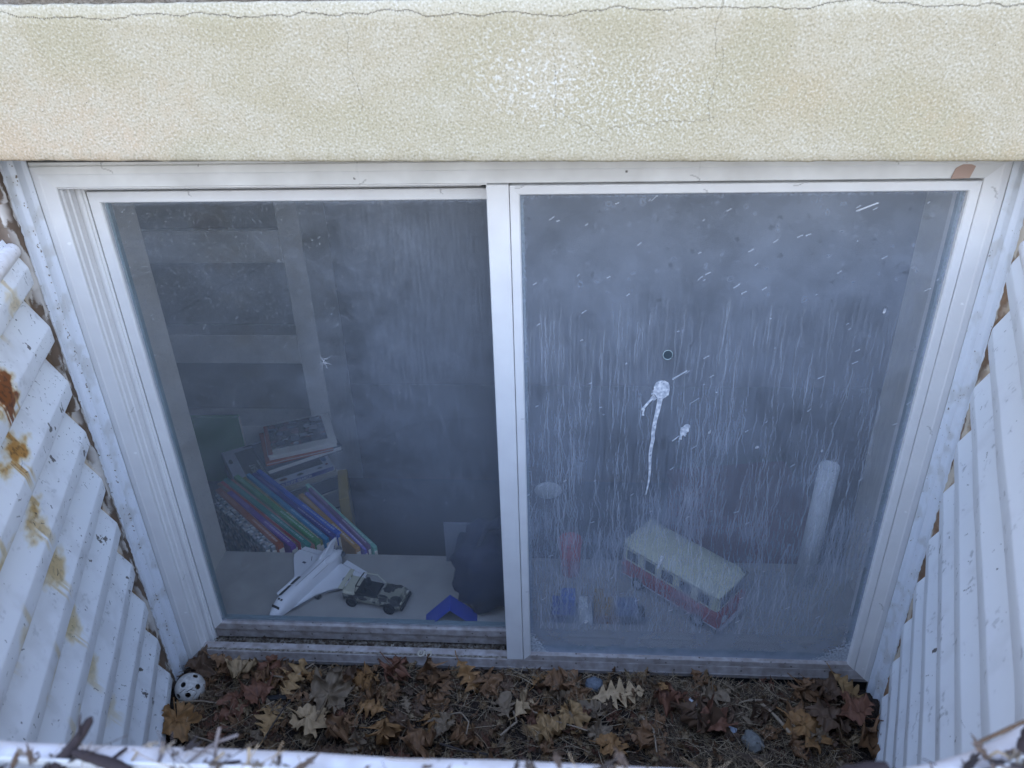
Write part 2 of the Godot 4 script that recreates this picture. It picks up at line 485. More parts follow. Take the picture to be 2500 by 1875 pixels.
# dust on a pane with painted sky sheen and reflections: colour and opacity; mode 0 the streaked fixed pane, 1 the recessed pane
func dust_sheen_texture(mode: int) -> ImageTexture:
	var w := 640
	var h := 960
	var n1 := bytes(noise(0.006, 31 + mode, 4), w, h)
	var n2 := bytes(noise(0.16, 33 + mode, 3), w, h)
	var nv := bytes(noise(0.20, 35 + mode, 3), w, 56, w, h)
	var nb := bytes(noise(0.02, 37 + mode, 4), w, h)
	var diag_reflection := noise(0.006, 39, 4)
	var a := PackedFloat32Array(); a.resize(w * h)
	var wt := PackedFloat32Array(); wt.resize(w * h)
	var r := RandomNumberGenerator.new(); r.seed = 77 + mode
	for y in h:
		var v := float(y) / h
		for x in w:
			var i := y * w + x
			var u := float(x) / w
			var b := n1[i] / 255.0; var f := n2[i] / 255.0; var s := nv[i] / 255.0; var g := nb[i] / 255.0
			var al := 0.0
			if mode == 0:
				al = 0.29 + (b - 0.5) * 0.15 + (f - 0.5) * 0.05 + (g - 0.5) * 0.06
				al += smoothstep(0.5, 0.8, v + (b - 0.5) * 0.2) * 0.075
				al += (s - 0.5) * 0.11 * smoothstep(0.08, 0.25, v) * smoothstep(0.95, 0.84, v)
			else:
				var m := smoothstep(0.40, 0.78, u + (g - 0.5) * 0.10 + (b - 0.5) * 0.14) * smoothstep(0.86, 0.62, v + (b - 0.5) * 0.2)
				var sm := diag_reflection.get_noise_2d(x * 0.35 + y * 0.42, (y - x * 0.75) * 1.5)  # pale diagonal reflections, painted into the film opacity
				al = lerpf(0.085, 0.215, m) + 0.05 * smoothstep(-0.3, 0.8, sm) * smoothstep(0.8, 0.3, v) + (b - 0.5) * 0.04 + (f - 0.5) * 0.05 + (g - 0.5) * 0.03
				al += (s - 0.5) * 0.10 * m
			# dirt lodged against the glazing edges
			var e := minf(minf(u, 1.0 - u) * 0.66, minf(v * 1.0, 1.0))
			al += smoothstep(0.008, 0.0, e + (f - 0.5) * 0.012) * 0.18
			var eb := (1.0 - v) + (g - 0.5) * 0.03
			al += smoothstep(0.03, 0.0, eb) * 0.18
			a[i] = al
	var line := func(x0: float, y0: float, x1: float, y1: float, al: float, white: float) -> void:
		var n := int(maxf(absf(x1 - x0), absf(y1 - y0))) + 1
		for k in n + 1:
			var x := int(lerpf(x0, x1, float(k) / n)); var y := int(lerpf(y0, y1, float(k) / n))
			if x < 0 or y < 0 or x >= w or y >= h: continue
			a[y * w + x] = maxf(a[y * w + x], al); wt[y * w + x] = white
	if mode == 0:
		# dried runs of rain: wandering pale trails
		for k in 2000:
			var x := r.randf() * w * 0.93
			var y := r.randf_range(0.17, 0.27) * h if k < 330 else r.randf_range(0.28, 0.86) * h
			var len_ := r.randf_range(0.05, 0.18) * h if k < 330 else r.randf_range(0.08, 0.30) * h
			var wob := 0.10 if k < 330 else lerpf(0.08, 0.36, y / h)
			var vx := 0.0
			var st := 0.012 + 0.11 * pow(r.randf(), 2.6)
			for s in int(len_):
				vx = vx * 0.82 + r.randf_range(-wob, wob)
				x += vx; y += 1.0
				if x < 2 or y >= h * 0.93 or x >= w - 3: break
				var fade := minf(1.0, minf(s, len_ - s) / 14.0)
				var i := int(y) * w + int(x)
				a[i] += st * fade
				a[i + 1] += st * fade * 0.45
				wt[i] = maxf(wt[i], minf(st * 3.0, 0.6)); wt[i + 1] = maxf(wt[i + 1], minf(st * 2.0, 0.45))
				if r.randf() < 0.5: a[i - 1] -= 0.03
		for k in 700:    # darker washed lines
			var x := r.randf() * w; var y := r.randf_range(0.3, 0.8) * h
			for s in r.randi_range(20, 90):
				x += r.randf_range(-0.3, 0.3); y += 1
				if x < 1 or x >= w - 1 or y >= h * 0.93: break
				a[int(y) * w + int(x)] -= 0.045
		# drop marks near the top and over the pane
		for k in 190:
			var cx := r.randf() * w * 0.95; var cy := r.randf_range(0.01, 0.18) * h if k < 150 else r.randf() * h
			var rad := r.randf_range(1.2, 4.6)
			var ring := r.randf() < 0.22
			var squash := r.randf_range(0.7, 1.4)
			for yy in range(int(cy - rad) - 1, int(cy + rad) + 2):
				for xx in range(int(cx - rad) - 1, int(cx + rad) + 2):
					if xx < 0 or yy < 0 or xx >= w or yy >= h: continue
					var q := Vector2((xx - cx) * squash, (yy - cy) / squash).length() / rad + (n2[yy * w + xx] / 255.0 - 0.5) * 1.1
					if ring: a[yy * w + xx] += 0.10 * smoothstep(0.5, 0.2, absf(q - 0.85)) - (0.05 if q < 0.6 else 0.0)
					else: a[yy * w + xx] += (0.07 if k % 3 else -0.08) * smoothstep(1.0, 0.7, q)
		# flicks of white paint
		for k in 95:
			var x := r.randf() * w; var y := r.randf() * h * 0.9
			var l := r.randf_range(1.5, 8.0)
			line.call(x, y, x + l, y - l * r.randf_range(0.4, 0.9), 0.85, 1.0)
		line.call(246, 312, 268, 296, 0.9, 1.0); line.call(247, 313, 268, 297, 0.8, 1.0)
		line.call(278, 360, 292, 348, 0.7, 1.0)
		line.call(492, 30, 520, 18, 0.9, 1.0); line.call(495, 30, 520, 19, 0.8, 1.0)
		# lime crust in the two bottom corners
		for y in range(h - 90, h):
			for x in w:
				var i := y * w + x
				var dx := minf(x, w - 1 - x) * (1.0 if x < w / 2 else 0.55)
				if dx + (h - y) * 0.62 < 34.0 + (n2[i] / 255.0 - 0.5) * 26.0:
					a[i] = 0.62 + (n2[i] / 255.0 - 0.5) * 0.5; wt[i] = 0.65
	else:
		# lint and tiny fibres caught on the pane, thickest upper left
		for k in 2600:
			var u := pow(r.randf(), 1.35) * 0.85; var v := pow(r.randf(), 1.35) * 0.75
			var x := u * w * 0.9; var y := v * h
			var ang := r.randf() * TAU
			for s in r.randi_range(1, 5):
				ang += r.randf_range(-0.7, 0.7)
				x += cos(ang); y += sin(ang)
				if x < 0 or y < 0 or x >= w or y >= h: break
				var i := int(y) * w + int(x)
				var la := r.randf_range(0.10, 0.42)
				a[i] = maxf(a[i], la); wt[i] = 0.75
				if k % 5 == 0 and i + 1 < w * h: a[i + 1] = maxf(a[i + 1], la * 0.8); wt[i + 1] = 0.75
		for k in 12:
			line.call(330 + r.randf_range(-12, 12), 300 + r.randf_range(-12, 12), 330 + r.randf_range(-12, 12), 300 + r.randf_range(-14, 14), 0.5, 1.0)
	var d := PackedByteArray(); d.resize(w * h * 4)
	for i in w * h:
		var t := wt[i]
		var dc := Color8(184, 194, 210)  # grey dust tinted blue to paint in sky sheen
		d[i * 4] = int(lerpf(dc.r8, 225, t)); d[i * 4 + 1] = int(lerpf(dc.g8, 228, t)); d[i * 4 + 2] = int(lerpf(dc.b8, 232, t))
		d[i * 4 + 3] = int(clampf(a[i], 0.02, 1.0) * 255)
	return tex_from(d, w, h)

# flaking white paint on the trims: u across, v along
func peel_texture(seed_: int, amount: float) -> ImageTexture:
	var w := 96
	var h := 1536
	var n1 := bytes(noise(0.09, seed_, 3), w, h)
	var n2 := bytes(noise(0.012, seed_ + 1, 3), w, h)
	var d := PackedByteArray(); d.resize(w * h * 4)
	for y in h:
		for x in w:
			var i := y * w + x
			var u := float(x) / w
			var edge := smoothstep(0.80, 1.0, u) * 0.22 + smoothstep(0.08, 0.0, absf(u - 0.52)) * 0.20 * amount
			var c := Color(0.87, 0.89, 0.915)
			c = c.lerp(Color(0.74, 0.74, 0.73), smoothstep(0.5, 0.8, n2[i] / 255.0) * 0.5)
			var k := n1[i] / 255.0 + edge * amount + (n2[i] / 255.0 - 0.5) * 0.25
			if k > 0.93: c = Color(0.40, 0.36, 0.32)
			elif k > 0.90: c = Color(0.66, 0.64, 0.60)
			d[i * 4] = int(c.r * 255); d[i * 4 + 1] = int(c.g * 255); d[i * 4 + 2] = int(c.b * 255); d[i * 4 + 3] = 255
	var r := RandomNumberGenerator.new(); r.seed = seed_
	for s in int(110 * amount):
		put(d, w, h, r.randi_range(0, w - 1), r.randi_range(0, h - 1), Color(0.2, 0.19, 0.18), 0.9)
	return tex_from(d, w, h)

# ------------------------------------------------------------------ the place
func setup() -> void:
	var cam := Camera3D.new()
	cam.name = "camera"
	add_child(cam)
	var att := CameraAttributesPhysical.new()
	att.frustum_focal_length = 24.96
	att.frustum_focus_distance = 1.22
	att.exposure_aperture = 9.5
	att.frustum_near = 0.02
	att.frustum_far = 400.0
	cam.attributes = att
	cam.fov = 51.35
	cam.near = 0.02
	cam.far = 400.0
	cam.position = Vector3(0.07748, 0.28382, 1.01435)
	cam.rotation = Vector3(-0.51537, 0.08109, -0.03256)
	cam.current = true

	var env := Environment.new()
	env.background_mode = Environment.BG_SKY
	# a clear sky: bright and warm-white low down, deepening to blue overhead
	var stops := [[0.0, Vector3(1.10, 1.07, 1.02)], [12.0, Vector3(0.98, 1.03, 1.10)], [28.0, Vector3(0.76, 0.94, 1.30)], [48.0, Vector3(0.58, 0.81, 1.33)], [90.0, Vector3(0.40, 0.61, 1.20)]]
	var im := Image.create(64, 256, false, Image.FORMAT_RGBF)
	for y in 256:
		var e := 90.0 - (y + 0.5) / 256.0 * 180.0
		var c := Vector3(0.22, 0.20, 0.15)
		if e > 0.0:
			for k in stops.size() - 1:
				if e >= stops[k][0] and e <= stops[k + 1][0]:
					c = stops[k][1].lerp(stops[k + 1][1], (e - stops[k][0]) / (stops[k + 1][0] - stops[k][0]))
		for x in 64: im.set_pixel(x, y, Color(c.x, c.y, c.z))
	var sm := PanoramaSkyMaterial.new()
	sm.panorama = ImageTexture.create_from_image(im)
	var sky := Sky.new()
	sky.sky_material = sm
	env.sky = sky
	env.tonemap_mode = Environment.TONE_MAPPER_LINEAR
	env.tonemap_exposure = 2.7
	env.ambient_light_source = Environment.AMBIENT_SOURCE_SKY
	env.sdfgi_enabled = true
	env.ssao_enabled = true
	env.ssil_enabled = true
	var we := WorldEnvironment.new()
	we.name = "environment"
	we.environment = env
	add_child(we)

	# the sun stands behind the house, so that the window well lies in the shade of its wall
	var sun := DirectionalLight3D.new()
	sun.name = "sun"
	sun.light_color = Color(1.0, 0.95, 0.88)
	sun.light_energy = 1.6
	sun.light_angular_distance = 0.5
	sun.shadow_enabled = true
	add_child(sun)
	sun.look_at_from_position(Vector3.ZERO, Vector3(0.30, -0.72, 0.62), Vector3.UP)

func materials() -> void:
	M.frame = tri(mat(Color(1, 1, 1), 0.42), mottle(Color(0.905, 0.905, 0.90), Color(0.865, 0.862, 0.86), 0.018, 3, 256, 5, Color(0.97, 0.97, 0.97), 1.6, 3), 0.35)
	M.frame_dirty = tri(mat(Color(1, 1, 1), 0.6), mottle(Color(0.72, 0.70, 0.70), Color(0.52, 0.485, 0.46), 0.030, 4, 256, 60, Color(0.20, 0.17, 0.14), 1.6), 0.22)
	M.head = tri(mat(Color(1, 1, 1), 0.55), mottle(Color(0.93, 0.93, 0.92), Color(0.82, 0.815, 0.80), 0.016, 6, 768, 130, Color(0.35, 0.33, 0.31), 1.0, 90), 1.0)
	M.gap_shade = mat(Color(0.05, 0.05, 0.05), 0.9)  # near-black: the shade of the gaps is put into the colour
	M.track_dirt = tri(mat(Color(1, 1, 1), 0.95), mottle(Color(0.66, 0.64, 0.60), Color(0.28, 0.24, 0.20), 0.05, 7, 256, 140, Color(0.08, 0.06, 0.05), 2.2), 0.12)
	M.concrete = bump(tri(mat(Color(1, 1, 1), 0.95), mottle(Color(0.60, 0.545, 0.47), Color(0.36, 0.30, 0.24), 0.03, 8, 256, 160, Color(0.24, 0.20, 0.16), 1.5), 0.25), grey_noise(0.09, 9), 0.25)
	M.ledge = bump(tri(mat(Color(1, 1, 1), 0.95), mottle(Color(0.60, 0.58, 0.56), Color(0.40, 0.38, 0.36), 0.04, 18, 256, 60, Color(0.25, 0.22, 0.2), 1.5), 0.2), grey_noise(0.1, 19), 0.15)
	M.peeled = tri(mat(Color(1, 1, 1), 0.9), streaky(Color(0.78, 0.76, 0.73), Color(0.46, 0.385, 0.32), 281, 0.47), 0.31)
	M.peeled_clean = tri(mat(Color(1, 1, 1), 0.9), streaky(Color(0.78, 0.73, 0.66), Color(0.60, 0.47, 0.36), 285, 0.52), 0.37)
	M.inside = tri(mat(Color(1, 1, 1), 0.6), mottle(Color(0.80, 0.79, 0.76), Color(0.75, 0.74, 0.71), 0.02, 10), 0.4)
	M.sill = tri(mat(Color(1, 1, 1), 0.6), mottle(Color(0.66, 0.65, 0.63), Color(0.60, 0.59, 0.57), 0.02, 12), 0.4)
	M.room = mat(Color(0.48, 0.47, 0.45), 0.9)
	M.carpet = mat(Color(0.36, 0.31, 0.27), 1.0)
	M.soil = bump(tri(mat(Color(1, 1, 1), 1.0), mottle(Color(0.27, 0.21, 0.16), Color(0.12, 0.09, 0.07), 0.06, 20, 256, 300, Color(0.34, 0.27, 0.2), 1.6), 0.12), grey_noise(0.1, 21), 1.0)
	M.lawn = tri(mat(Color(1, 1, 1), 1.0), mottle(Color(0.56, 0.50, 0.34), Color(0.40, 0.37, 0.23), 0.05, 22), 1.1)
	M.brick = []
	for k in 4:
		M.brick.append(bump(tri(mat(Color(1, 1, 1), 0.95), mottle([Color(0.44, 0.29, 0.25), Color(0.40, 0.25, 0.21), Color(0.47, 0.33, 0.28), Color(0.37, 0.25, 0.22)][k], Color(0.27, 0.17, 0.145), 0.05, 40 + k, 128, 40, Color(0.6, 0.52, 0.46), 1.0), 0.11), grey_noise(0.12, 50, 128), 0.3))
	M.mortar = bump(tri(mat(Color(1, 1, 1), 1.0), mottle(Color(0.62, 0.585, 0.54), Color(0.46, 0.43, 0.39), 0.06, 51), 0.1), grey_noise(0.12, 52, 128), 0.3)
	M.rim = tri(mat(Color(1, 1, 1), 0.5), mottle(Color(0.93, 0.925, 0.93), Color(0.80, 0.77, 0.745), 0.035, 53, 256, 50, Color(0.33, 0.28, 0.25), 1.6), 0.16)
	M.panel_plain = tri(mat(Color(1, 1, 1), 0.45), mottle(Color(0.86, 0.86, 0.855), Color(0.76, 0.76, 0.75), 0.03, 54, 256, 60, Color(0.3, 0.3, 0.3), 1.0), 0.25)

func tilt_y(x: float) -> float:      # the stucco courses run a little downhill to the right
	return -0.0125 * x

func house() -> void:
	var wall := thing("house_wall", "cream sand-textured stucco house wall with a long hairline crack above the window", "wall")
	# solid wall round the opening
	obj("foundation", box2(Vector3(-7, -2.3, -0.263), Vector3(-0.66, 0.056, 0.062), 0.002), M.concrete, wall)
	obj("foundation", box2(Vector3(0.642, -2.3, -0.263), Vector3(7, 0.056, 0.062), 0.002), M.concrete, wall)
	obj("foundation", box2(Vector3(-0.659, -2.3, -0.262), Vector3(0.641, -0.93, 0.030), 0.002), M.ledge, wall)
	obj("lintel", box2(Vector3(-7, 0.057, -0.263), Vector3(7, 0.56, 0.050), 0.002), M.mortar, wall)
	# stucco band: a relief sheet with a rounded lower lip
	var tx := wall_textures()
	var sm := mat(Color(1, 1, 1), 0.95)
	sm.albedo_texture = tx[0]
	sm.texture_repeat = false
	bump(sm, tx[1], 0.12)
	var nz := noise(2.6, 61, 3)
	var rows := []
	var uvs := []
	var prof := [[0.1722, -0.012], [0.1722, -0.002], [0.1700, 0.0], [0.15, 0.0], [0.12, 0.0], [0.09, 0.0], [0.06, 0.0], [0.03, 0.0], [0.012, 0.0], [0.0035, -0.0002], [0.0012, -0.0014], [0.0, -0.004], [0.0, -0.012], [0.001, -0.05]]
	for p in prof:
		var row := []
		var ur := []
		for i in 181:
			var x := -0.9 + 1.8 * i / 180.0
			var y0: float = 0.0486 + 0.0008 * pow(x / 0.6, 2.0)
			var edge := (noise_at(nz, x * 9.0, 3.0) * 0.0016) if p[0] > 0.165 else (noise_at(nz, x * 7.0, 9.0) * 0.0011 if p[0] < 0.01 else 0.0)
			var yy: float = y0 + p[0] + tilt_y(x) + edge
			if p[0] > 0.16: yy = 0.2214 + (p[0] - 0.1722) + tilt_y(x) + edge
			row.append(Vector3(x, yy, 0.0755 + p[1] + noise_at(nz, x, yy) * 0.0015))
			ur.append(Vector2((x + 0.9) / 1.8, clampf((0.2295 - (yy - tilt_y(x) * 0.0)) / 0.1935, 0.002, 0.998)))
		rows.append(row); uvs.append(ur)
	var st := st_new()
	sheet(st, rows, true, uvs)
	st.generate_normals()
	obj("stucco_band", st, sm, wall)
	for s in [-1, 1]:
		obj("stucco_band", box2(Vector3(0.9 if s > 0 else -7.0, 0.05 - s * 0.011, 0.0505), Vector3(7.0 if s > 0 else -0.9, 0.221 - s * 0.0112, 0.0752), 0.002), M.stucco_plain if M.has("stucco_plain") else bump(tri(mat(Color(1, 1, 1), 0.95), mottle(Color(0.735, 0.70, 0.59), Color(0.68, 0.64, 0.53), 0.05, 62), 0.3), grey_noise(0.1, 63), 0.25), wall)
	# brick courses on top of the band
	var r := RandomNumberGenerator.new(); r.seed = 8
	obj("mortar", box2(Vector3(-1.6, 0.2, 0.0502), Vector3(1.6, 0.53, 0.058), 0.001), M.mortar, wall)
	var meshes := []
	for k in 5:
		meshes.append(rough_brick(k).commit())
	for c in 4:
		for k in 15:
			var x := -1.52 + k * 0.213 + (0.1065 if c % 2 else 0.0)
			var b := obj("brick", meshes[r.randi() % 5], M.brick[r.randi() % 4], wall)
			b.position = Vector3(x, 0.2265 + 0.0345 + c * 0.077 + tilt_y(x), 0.0555 + r.randf_range(-0.001, 0.002))
			b.rotation.z = -0.0125 + r.randf_range(-0.003, 0.003)
	obj("upper_wall", box2(Vector3(-7, 0.575, -0.263), Vector3(7, 3.5, 0.062), 0.002), M.brick[1], wall)
	# the room behind
	for q in [["room_floor", Vector3(-2.7, -2.30, -3.4), Vector3(2.7, -2.15, -0.264), M.carpet], ["room_ceiling", Vector3(-2.7, 0.42, -3.4), Vector3(2.7, 0.55, -0.264), M.room],
		["room_wall", Vector3(-2.7, -2.149, -3.4), Vector3(2.7, 0.419, -3.25), M.room], ["room_wall", Vector3(-2.7, -2.149, -3.249), Vector3(-2.55, 0.419, -0.264), M.room], ["room_wall", Vector3(2.55, -2.149, -3.249), Vector3(2.7, 0.419, -0.264), M.room]]:
		var o := obj(q[0], box2(q[1], q[2], 0.002), q[3])
		tag(o, "", "", "", "structure")
	# white boards that line the opening inside; near-black fillers paint the gap shade
	var cas := thing("window_casing", "plain white painted inner sill and jambs behind the dusty panes", "window casing")
	obj("sill_board", box2(Vector3(-0.659, -0.929, -0.2625), Vector3(0.641, -0.86, -0.052), 0.002), M.sill, cas)
	obj("jamb_board", box2(Vector3(-0.6595, -0.8595, -0.2615), Vector3(-0.658 + 0.003, 0.0205, -0.05), 0.001), M.inside, cas)
	obj("jamb_board", box2(Vector3(0.636, -0.8595, -0.2615), Vector3(0.6415, 0.0205, -0.05), 0.001), M.inside, cas)
	obj("head_board", box2(Vector3(-0.659, 0.021, -0.2625), Vector3(0.641, 0.0565, -0.052), 0.002), M.inside, cas)
	obj("blocking", box2(Vector3(-0.6585, -0.9285, -0.0515), Vector3(-0.6365, 0.056, -0.008), 0.001), M.inside, cas)
	obj("blocking", box2(Vector3(0.616, -0.9285, -0.0515), Vector3(0.6405, 0.056, -0.008), 0.001), M.inside, cas)
	obj("blocking", box2(Vector3(-0.636, 0.0315, -0.0515), Vector3(0.6155, 0.056, -0.0125), 0.001), M.gap_shade, cas)  # filler over the head, gap shade painted as its colour
	obj("blocking", box2(Vector3(-0.636, -0.9285, -0.0515), Vector3(0.6155, -0.9005, -0.004), 0.001), M.gap_shade, cas)

func noise_at(n: FastNoiseLite, x: float, y: float) -> float:
	return n.get_noise_2d(x * 10.0, y * 10.0)

func rough_brick(seed_: int) -> SurfaceTool:
	var n := noise(0.9, 70 + seed_, 2)
	var rows := []
	for p in [[-0.0325, -0.02], [-0.0325, 0.006], [-0.030, 0.0095], [-0.015, 0.0105], [0.0, 0.010], [0.015, 0.0105], [0.030, 0.0095], [0.0325, 0.006], [0.0325, -0.02]]:
		var row := []
		for i in 12:
			var x := lerpf(-0.1, 0.1, i / 11.0)
			var z: float = p[1] - (0.006 if i == 0 or i == 11 else 0.0)
			row.append(Vector3(x + n.get_noise_2d(p[0] * 300.0, 5.0) * 0.0015, p[0] + n.get_noise_2d(x * 120.0, 1.0) * 0.0015, z + n.get_noise_2d(x * 90.0, p[0] * 90.0) * 0.0022))
		rows.append(row)
	var st := st_new()
	sheet(st, rows, false)
	st.generate_normals()
	return st

func window() -> void:
	var win := thing("basement_window", "white metal sliding basement window with two dusty panes and a wide meeting stile", "window")
	var R := Rect2(-0.636, -0.899, 1.2515, 0.9315)
	var prof := [[0.0, -0.055], [0.0, -0.001], [0.0015, 0.0012], [0.0105, 0.0026], [0.0125, 0.0018], [0.0283, 0.0], [0.0295, -0.0012], [0.0295, -0.0205]]
	obj("frame_head", mitre(prof, R, "top"), M.head, win)
	obj("frame_jamb", mitre(prof, R, "left"), M.frame, win)
	obj("frame_jamb", mitre(prof, R, "right"), M.frame, win)
	obj("frame_sill", mitre(prof, R, "bottom"), M.frame_dirty, win)
	obj("head_shim", prism(st_new(), PackedVector2Array([Vector2(-0.6355, 0.0327), Vector2(0.16, 0.0327), Vector2(-0.6355, 0.0368)]), -0.05, -0.0008), M.head, win)
	# stops behind the fixed sash
	obj("frame_stop", box2(Vector3(-0.029, -0.012, -0.054), Vector3(0.6, 0.030, -0.0306), 0.001), M.frame, win)
	obj("frame_stop", box2(Vector3(-0.029, -0.898, -0.054), Vector3(0.6, -0.866, -0.0306), 0.001), M.sill, win)
	obj("frame_stop", box2(Vector3(0.578, -0.8595, -0.0542), Vector3(0.615, -0.0125, -0.0302), 0.001), M.frame, win)
	# stepped tracks of the sliding half
	var RL := Rect2(-0.6065, -0.93, 0.66, 0.9315)
	var tp := [[0.0004, -0.001], [0.0004, -0.0040], [-0.0050, -0.0042], [-0.0050, -0.0062], [0.0006, -0.0064], [0.0020, -0.0085], [0.0020, -0.0180], [0.0040, -0.0195], [0.0040, -0.0300], [-0.0015, -0.0304], [-0.0015, -0.0326], [0.0070, -0.0336], [0.0098, -0.0350], [0.0098, -0.0385], [0.0125, -0.0395], [0.0125, -0.056]]
	obj("jamb_track", mitre(tp, RL, "left"), M.frame, win)
	obj("head_track", mitre(tp, Rect2(-0.6065, -0.93, 0.5772, 0.9315), "top"), M.frame, win)
	var sect := [[-0.8695, -0.0012], [-0.8682, -0.002], [-0.8682, -0.0052], [-0.8850, -0.0066], [-0.8862, -0.016], [-0.8856, -0.0245], [-0.8800, -0.0255], [-0.8796, -0.0285], [-0.8856, -0.030], [-0.8870, -0.045], [-0.8870, -0.055]]
	obj("sill_track", along_x(sect, -0.6062, -0.030), M.track_dirt, win)
	# meeting stile, standing proud in the middle
	obj("meeting_stile", box2(Vector3(-0.0302, -0.8692, -0.036), Vector3(-0.0009, 0.0012, 0.0008), 0.0012), M.frame, win)
	obj("stile_back", box2(Vector3(-0.0200, -0.8690, -0.056), Vector3(0.012, 0.0010, -0.0365), 0.0012), M.frame, win)
	# fixed sash on the right, flush with the frame
	sash(win, Rect2(0.0, -0.8695, 0.585, 0.8695), 0.0, -0.009, 0.0128, 0)
	sash(win, Rect2(-0.5925, -0.8575, 0.5765, 0.8433), -0.040, -0.047, 0.0160, 1)
	# screws and a thin cobweb line are too small; a taped-over bare patch shows on the head
	var tape := PackedVector2Array([Vector2(0.545, 0.0035), Vector2(0.567, 0.0045), Vector2(0.571, 0.019), Vector2(0.559, 0.024), Vector2(0.548, 0.0165)])
	obj("bare_patch", prism(st_new(), tape, 0.0012, 0.0024), mat(Color(0.70, 0.60, 0.55), 0.9), win)

func sash(win: Node, r: Rect2, z: float, zg: float, d: float, mode: int) -> void:
	var s := group_part("sash", win)
	var prof := [[0.0, z - 0.015], [0.0, z - 0.0008], [0.0008, z], [d - 0.0015, z - 0.0008], [d, z - 0.0025], [d, zg - 0.006]]
	obj("top_rail", mitre(prof, r, "top"), M.frame, s)
	obj("stile", mitre(prof, r, "left"), M.frame, s)
	if mode == 0: obj("stile", mitre(prof, r, "right"), M.frame, s)
	else: obj("stile", box2(Vector3(r.end.x - 0.014, r.position.y, z - 0.012), Vector3(r.end.x, r.end.y, z - 0.0008), 0.001), M.frame, s)
	obj("bottom_rail", mitre(prof, r, "bottom"), M.frame_dirty, s)
	if mode == 1:
		obj("bottom_rail", box2(Vector3(r.position.x, r.position.y - 0.022, z - 0.014), Vector3(r.end.x, r.position.y - 0.0008, z - 0.0025), 0.0012), M.frame_dirty, s)
	# rubber bead round the glass
	var bead := st_new()
	var g := Rect2(r.position.x + d, r.position.y + d, r.size.x - d * 2.0, r.size.y - d * 2.0)
	var gl := mat(Color(0.93, 0.97, 0.96, 0.04), 0.03)
	gl.transparency = BaseMaterial3D.TRANSPARENCY_ALPHA
	gl.metallic_specular = 0.5
	var pane := obj("pane", plane_uv(g.grow(0.003), zg), gl, s)
	var du := mat(Color(1, 1, 1), 0.95)
	du.albedo_texture = dust_sheen_texture(mode)
	du.texture_repeat = false
	du.transparency = BaseMaterial3D.TRANSPARENCY_ALPHA
	du.metallic_specular = 0.0
	du.cull_mode = BaseMaterial3D.CULL_DISABLED
	obj("dust_sheen_film", plane_uv(g, zg + 0.0006), du, s)  # real dust plus a painted blue sky sheen
	# inner pane edge: the greenish spacer that shows along the stile
	var sp := mat(Color(0.42, 0.50, 0.52), 0.4)
	for q in [[Vector3(g.position.x, g.position.y, zg - 0.0135), Vector3(g.position.x + 0.004, g.end.y, zg - 0.0035)], [Vector3(g.end.x - 0.004, g.position.y, zg - 0.0135), Vector3(g.end.x, g.end.y, zg - 0.0035)],
		[Vector3(g.position.x + 0.0042, g.position.y, zg - 0.0135), Vector3(g.end.x - 0.0042, g.position.y + 0.003, zg - 0.0035)], [Vector3(g.position.x + 0.0042, g.end.y - 0.003, zg - 0.0135), Vector3(g.end.x - 0.0042, g.end.y, zg - 0.0035)]]:
		obj("spacer", box2(q[0], q[1], 0.0005), sp, s)
	if mode == 0: droppings(s, zg + 0.0008)

func plane_uv(g: Rect2, z: float) -> SurfaceTool:
	var st := st_new()
	var p := [Vector3(g.position.x, g.position.y, z), Vector3(g.end.x, g.position.y, z), Vector3(g.end.x, g.end.y, z), Vector3(g.position.x, g.end.y, z)]
	var uv := [Vector2(0, 1), Vector2(1, 1), Vector2(1, 0), Vector2(0, 0)]
	for k in [0, 2, 1, 0, 3, 2]:
		st.set_normal(Vector3.BACK)
		st.set_uv(uv[k])
		st.add_vertex(p[k])
	return st

# a lumpy dried splash: an outline pushed out a little from the glass, domed
func splat(pts: PackedVector2Array, z: float, thick: float, r: RandomNumberGenerator) -> SurfaceTool:
	var st := st_new()
	var poly := PackedVector2Array()
	for k in pts.size():
		var a := pts[k]; var b := pts[(k + 1) % pts.size()]
		for s in 4:
			poly.append(a.lerp(b, s / 4.0) + Vector2(r.randf_range(-1, 1), r.randf_range(-1, 1)) * 0.0011)
	if Geometry2D.triangulate_polygon(poly).is_empty():
		poly = pts
	return prism(st, poly, z, z + thick)

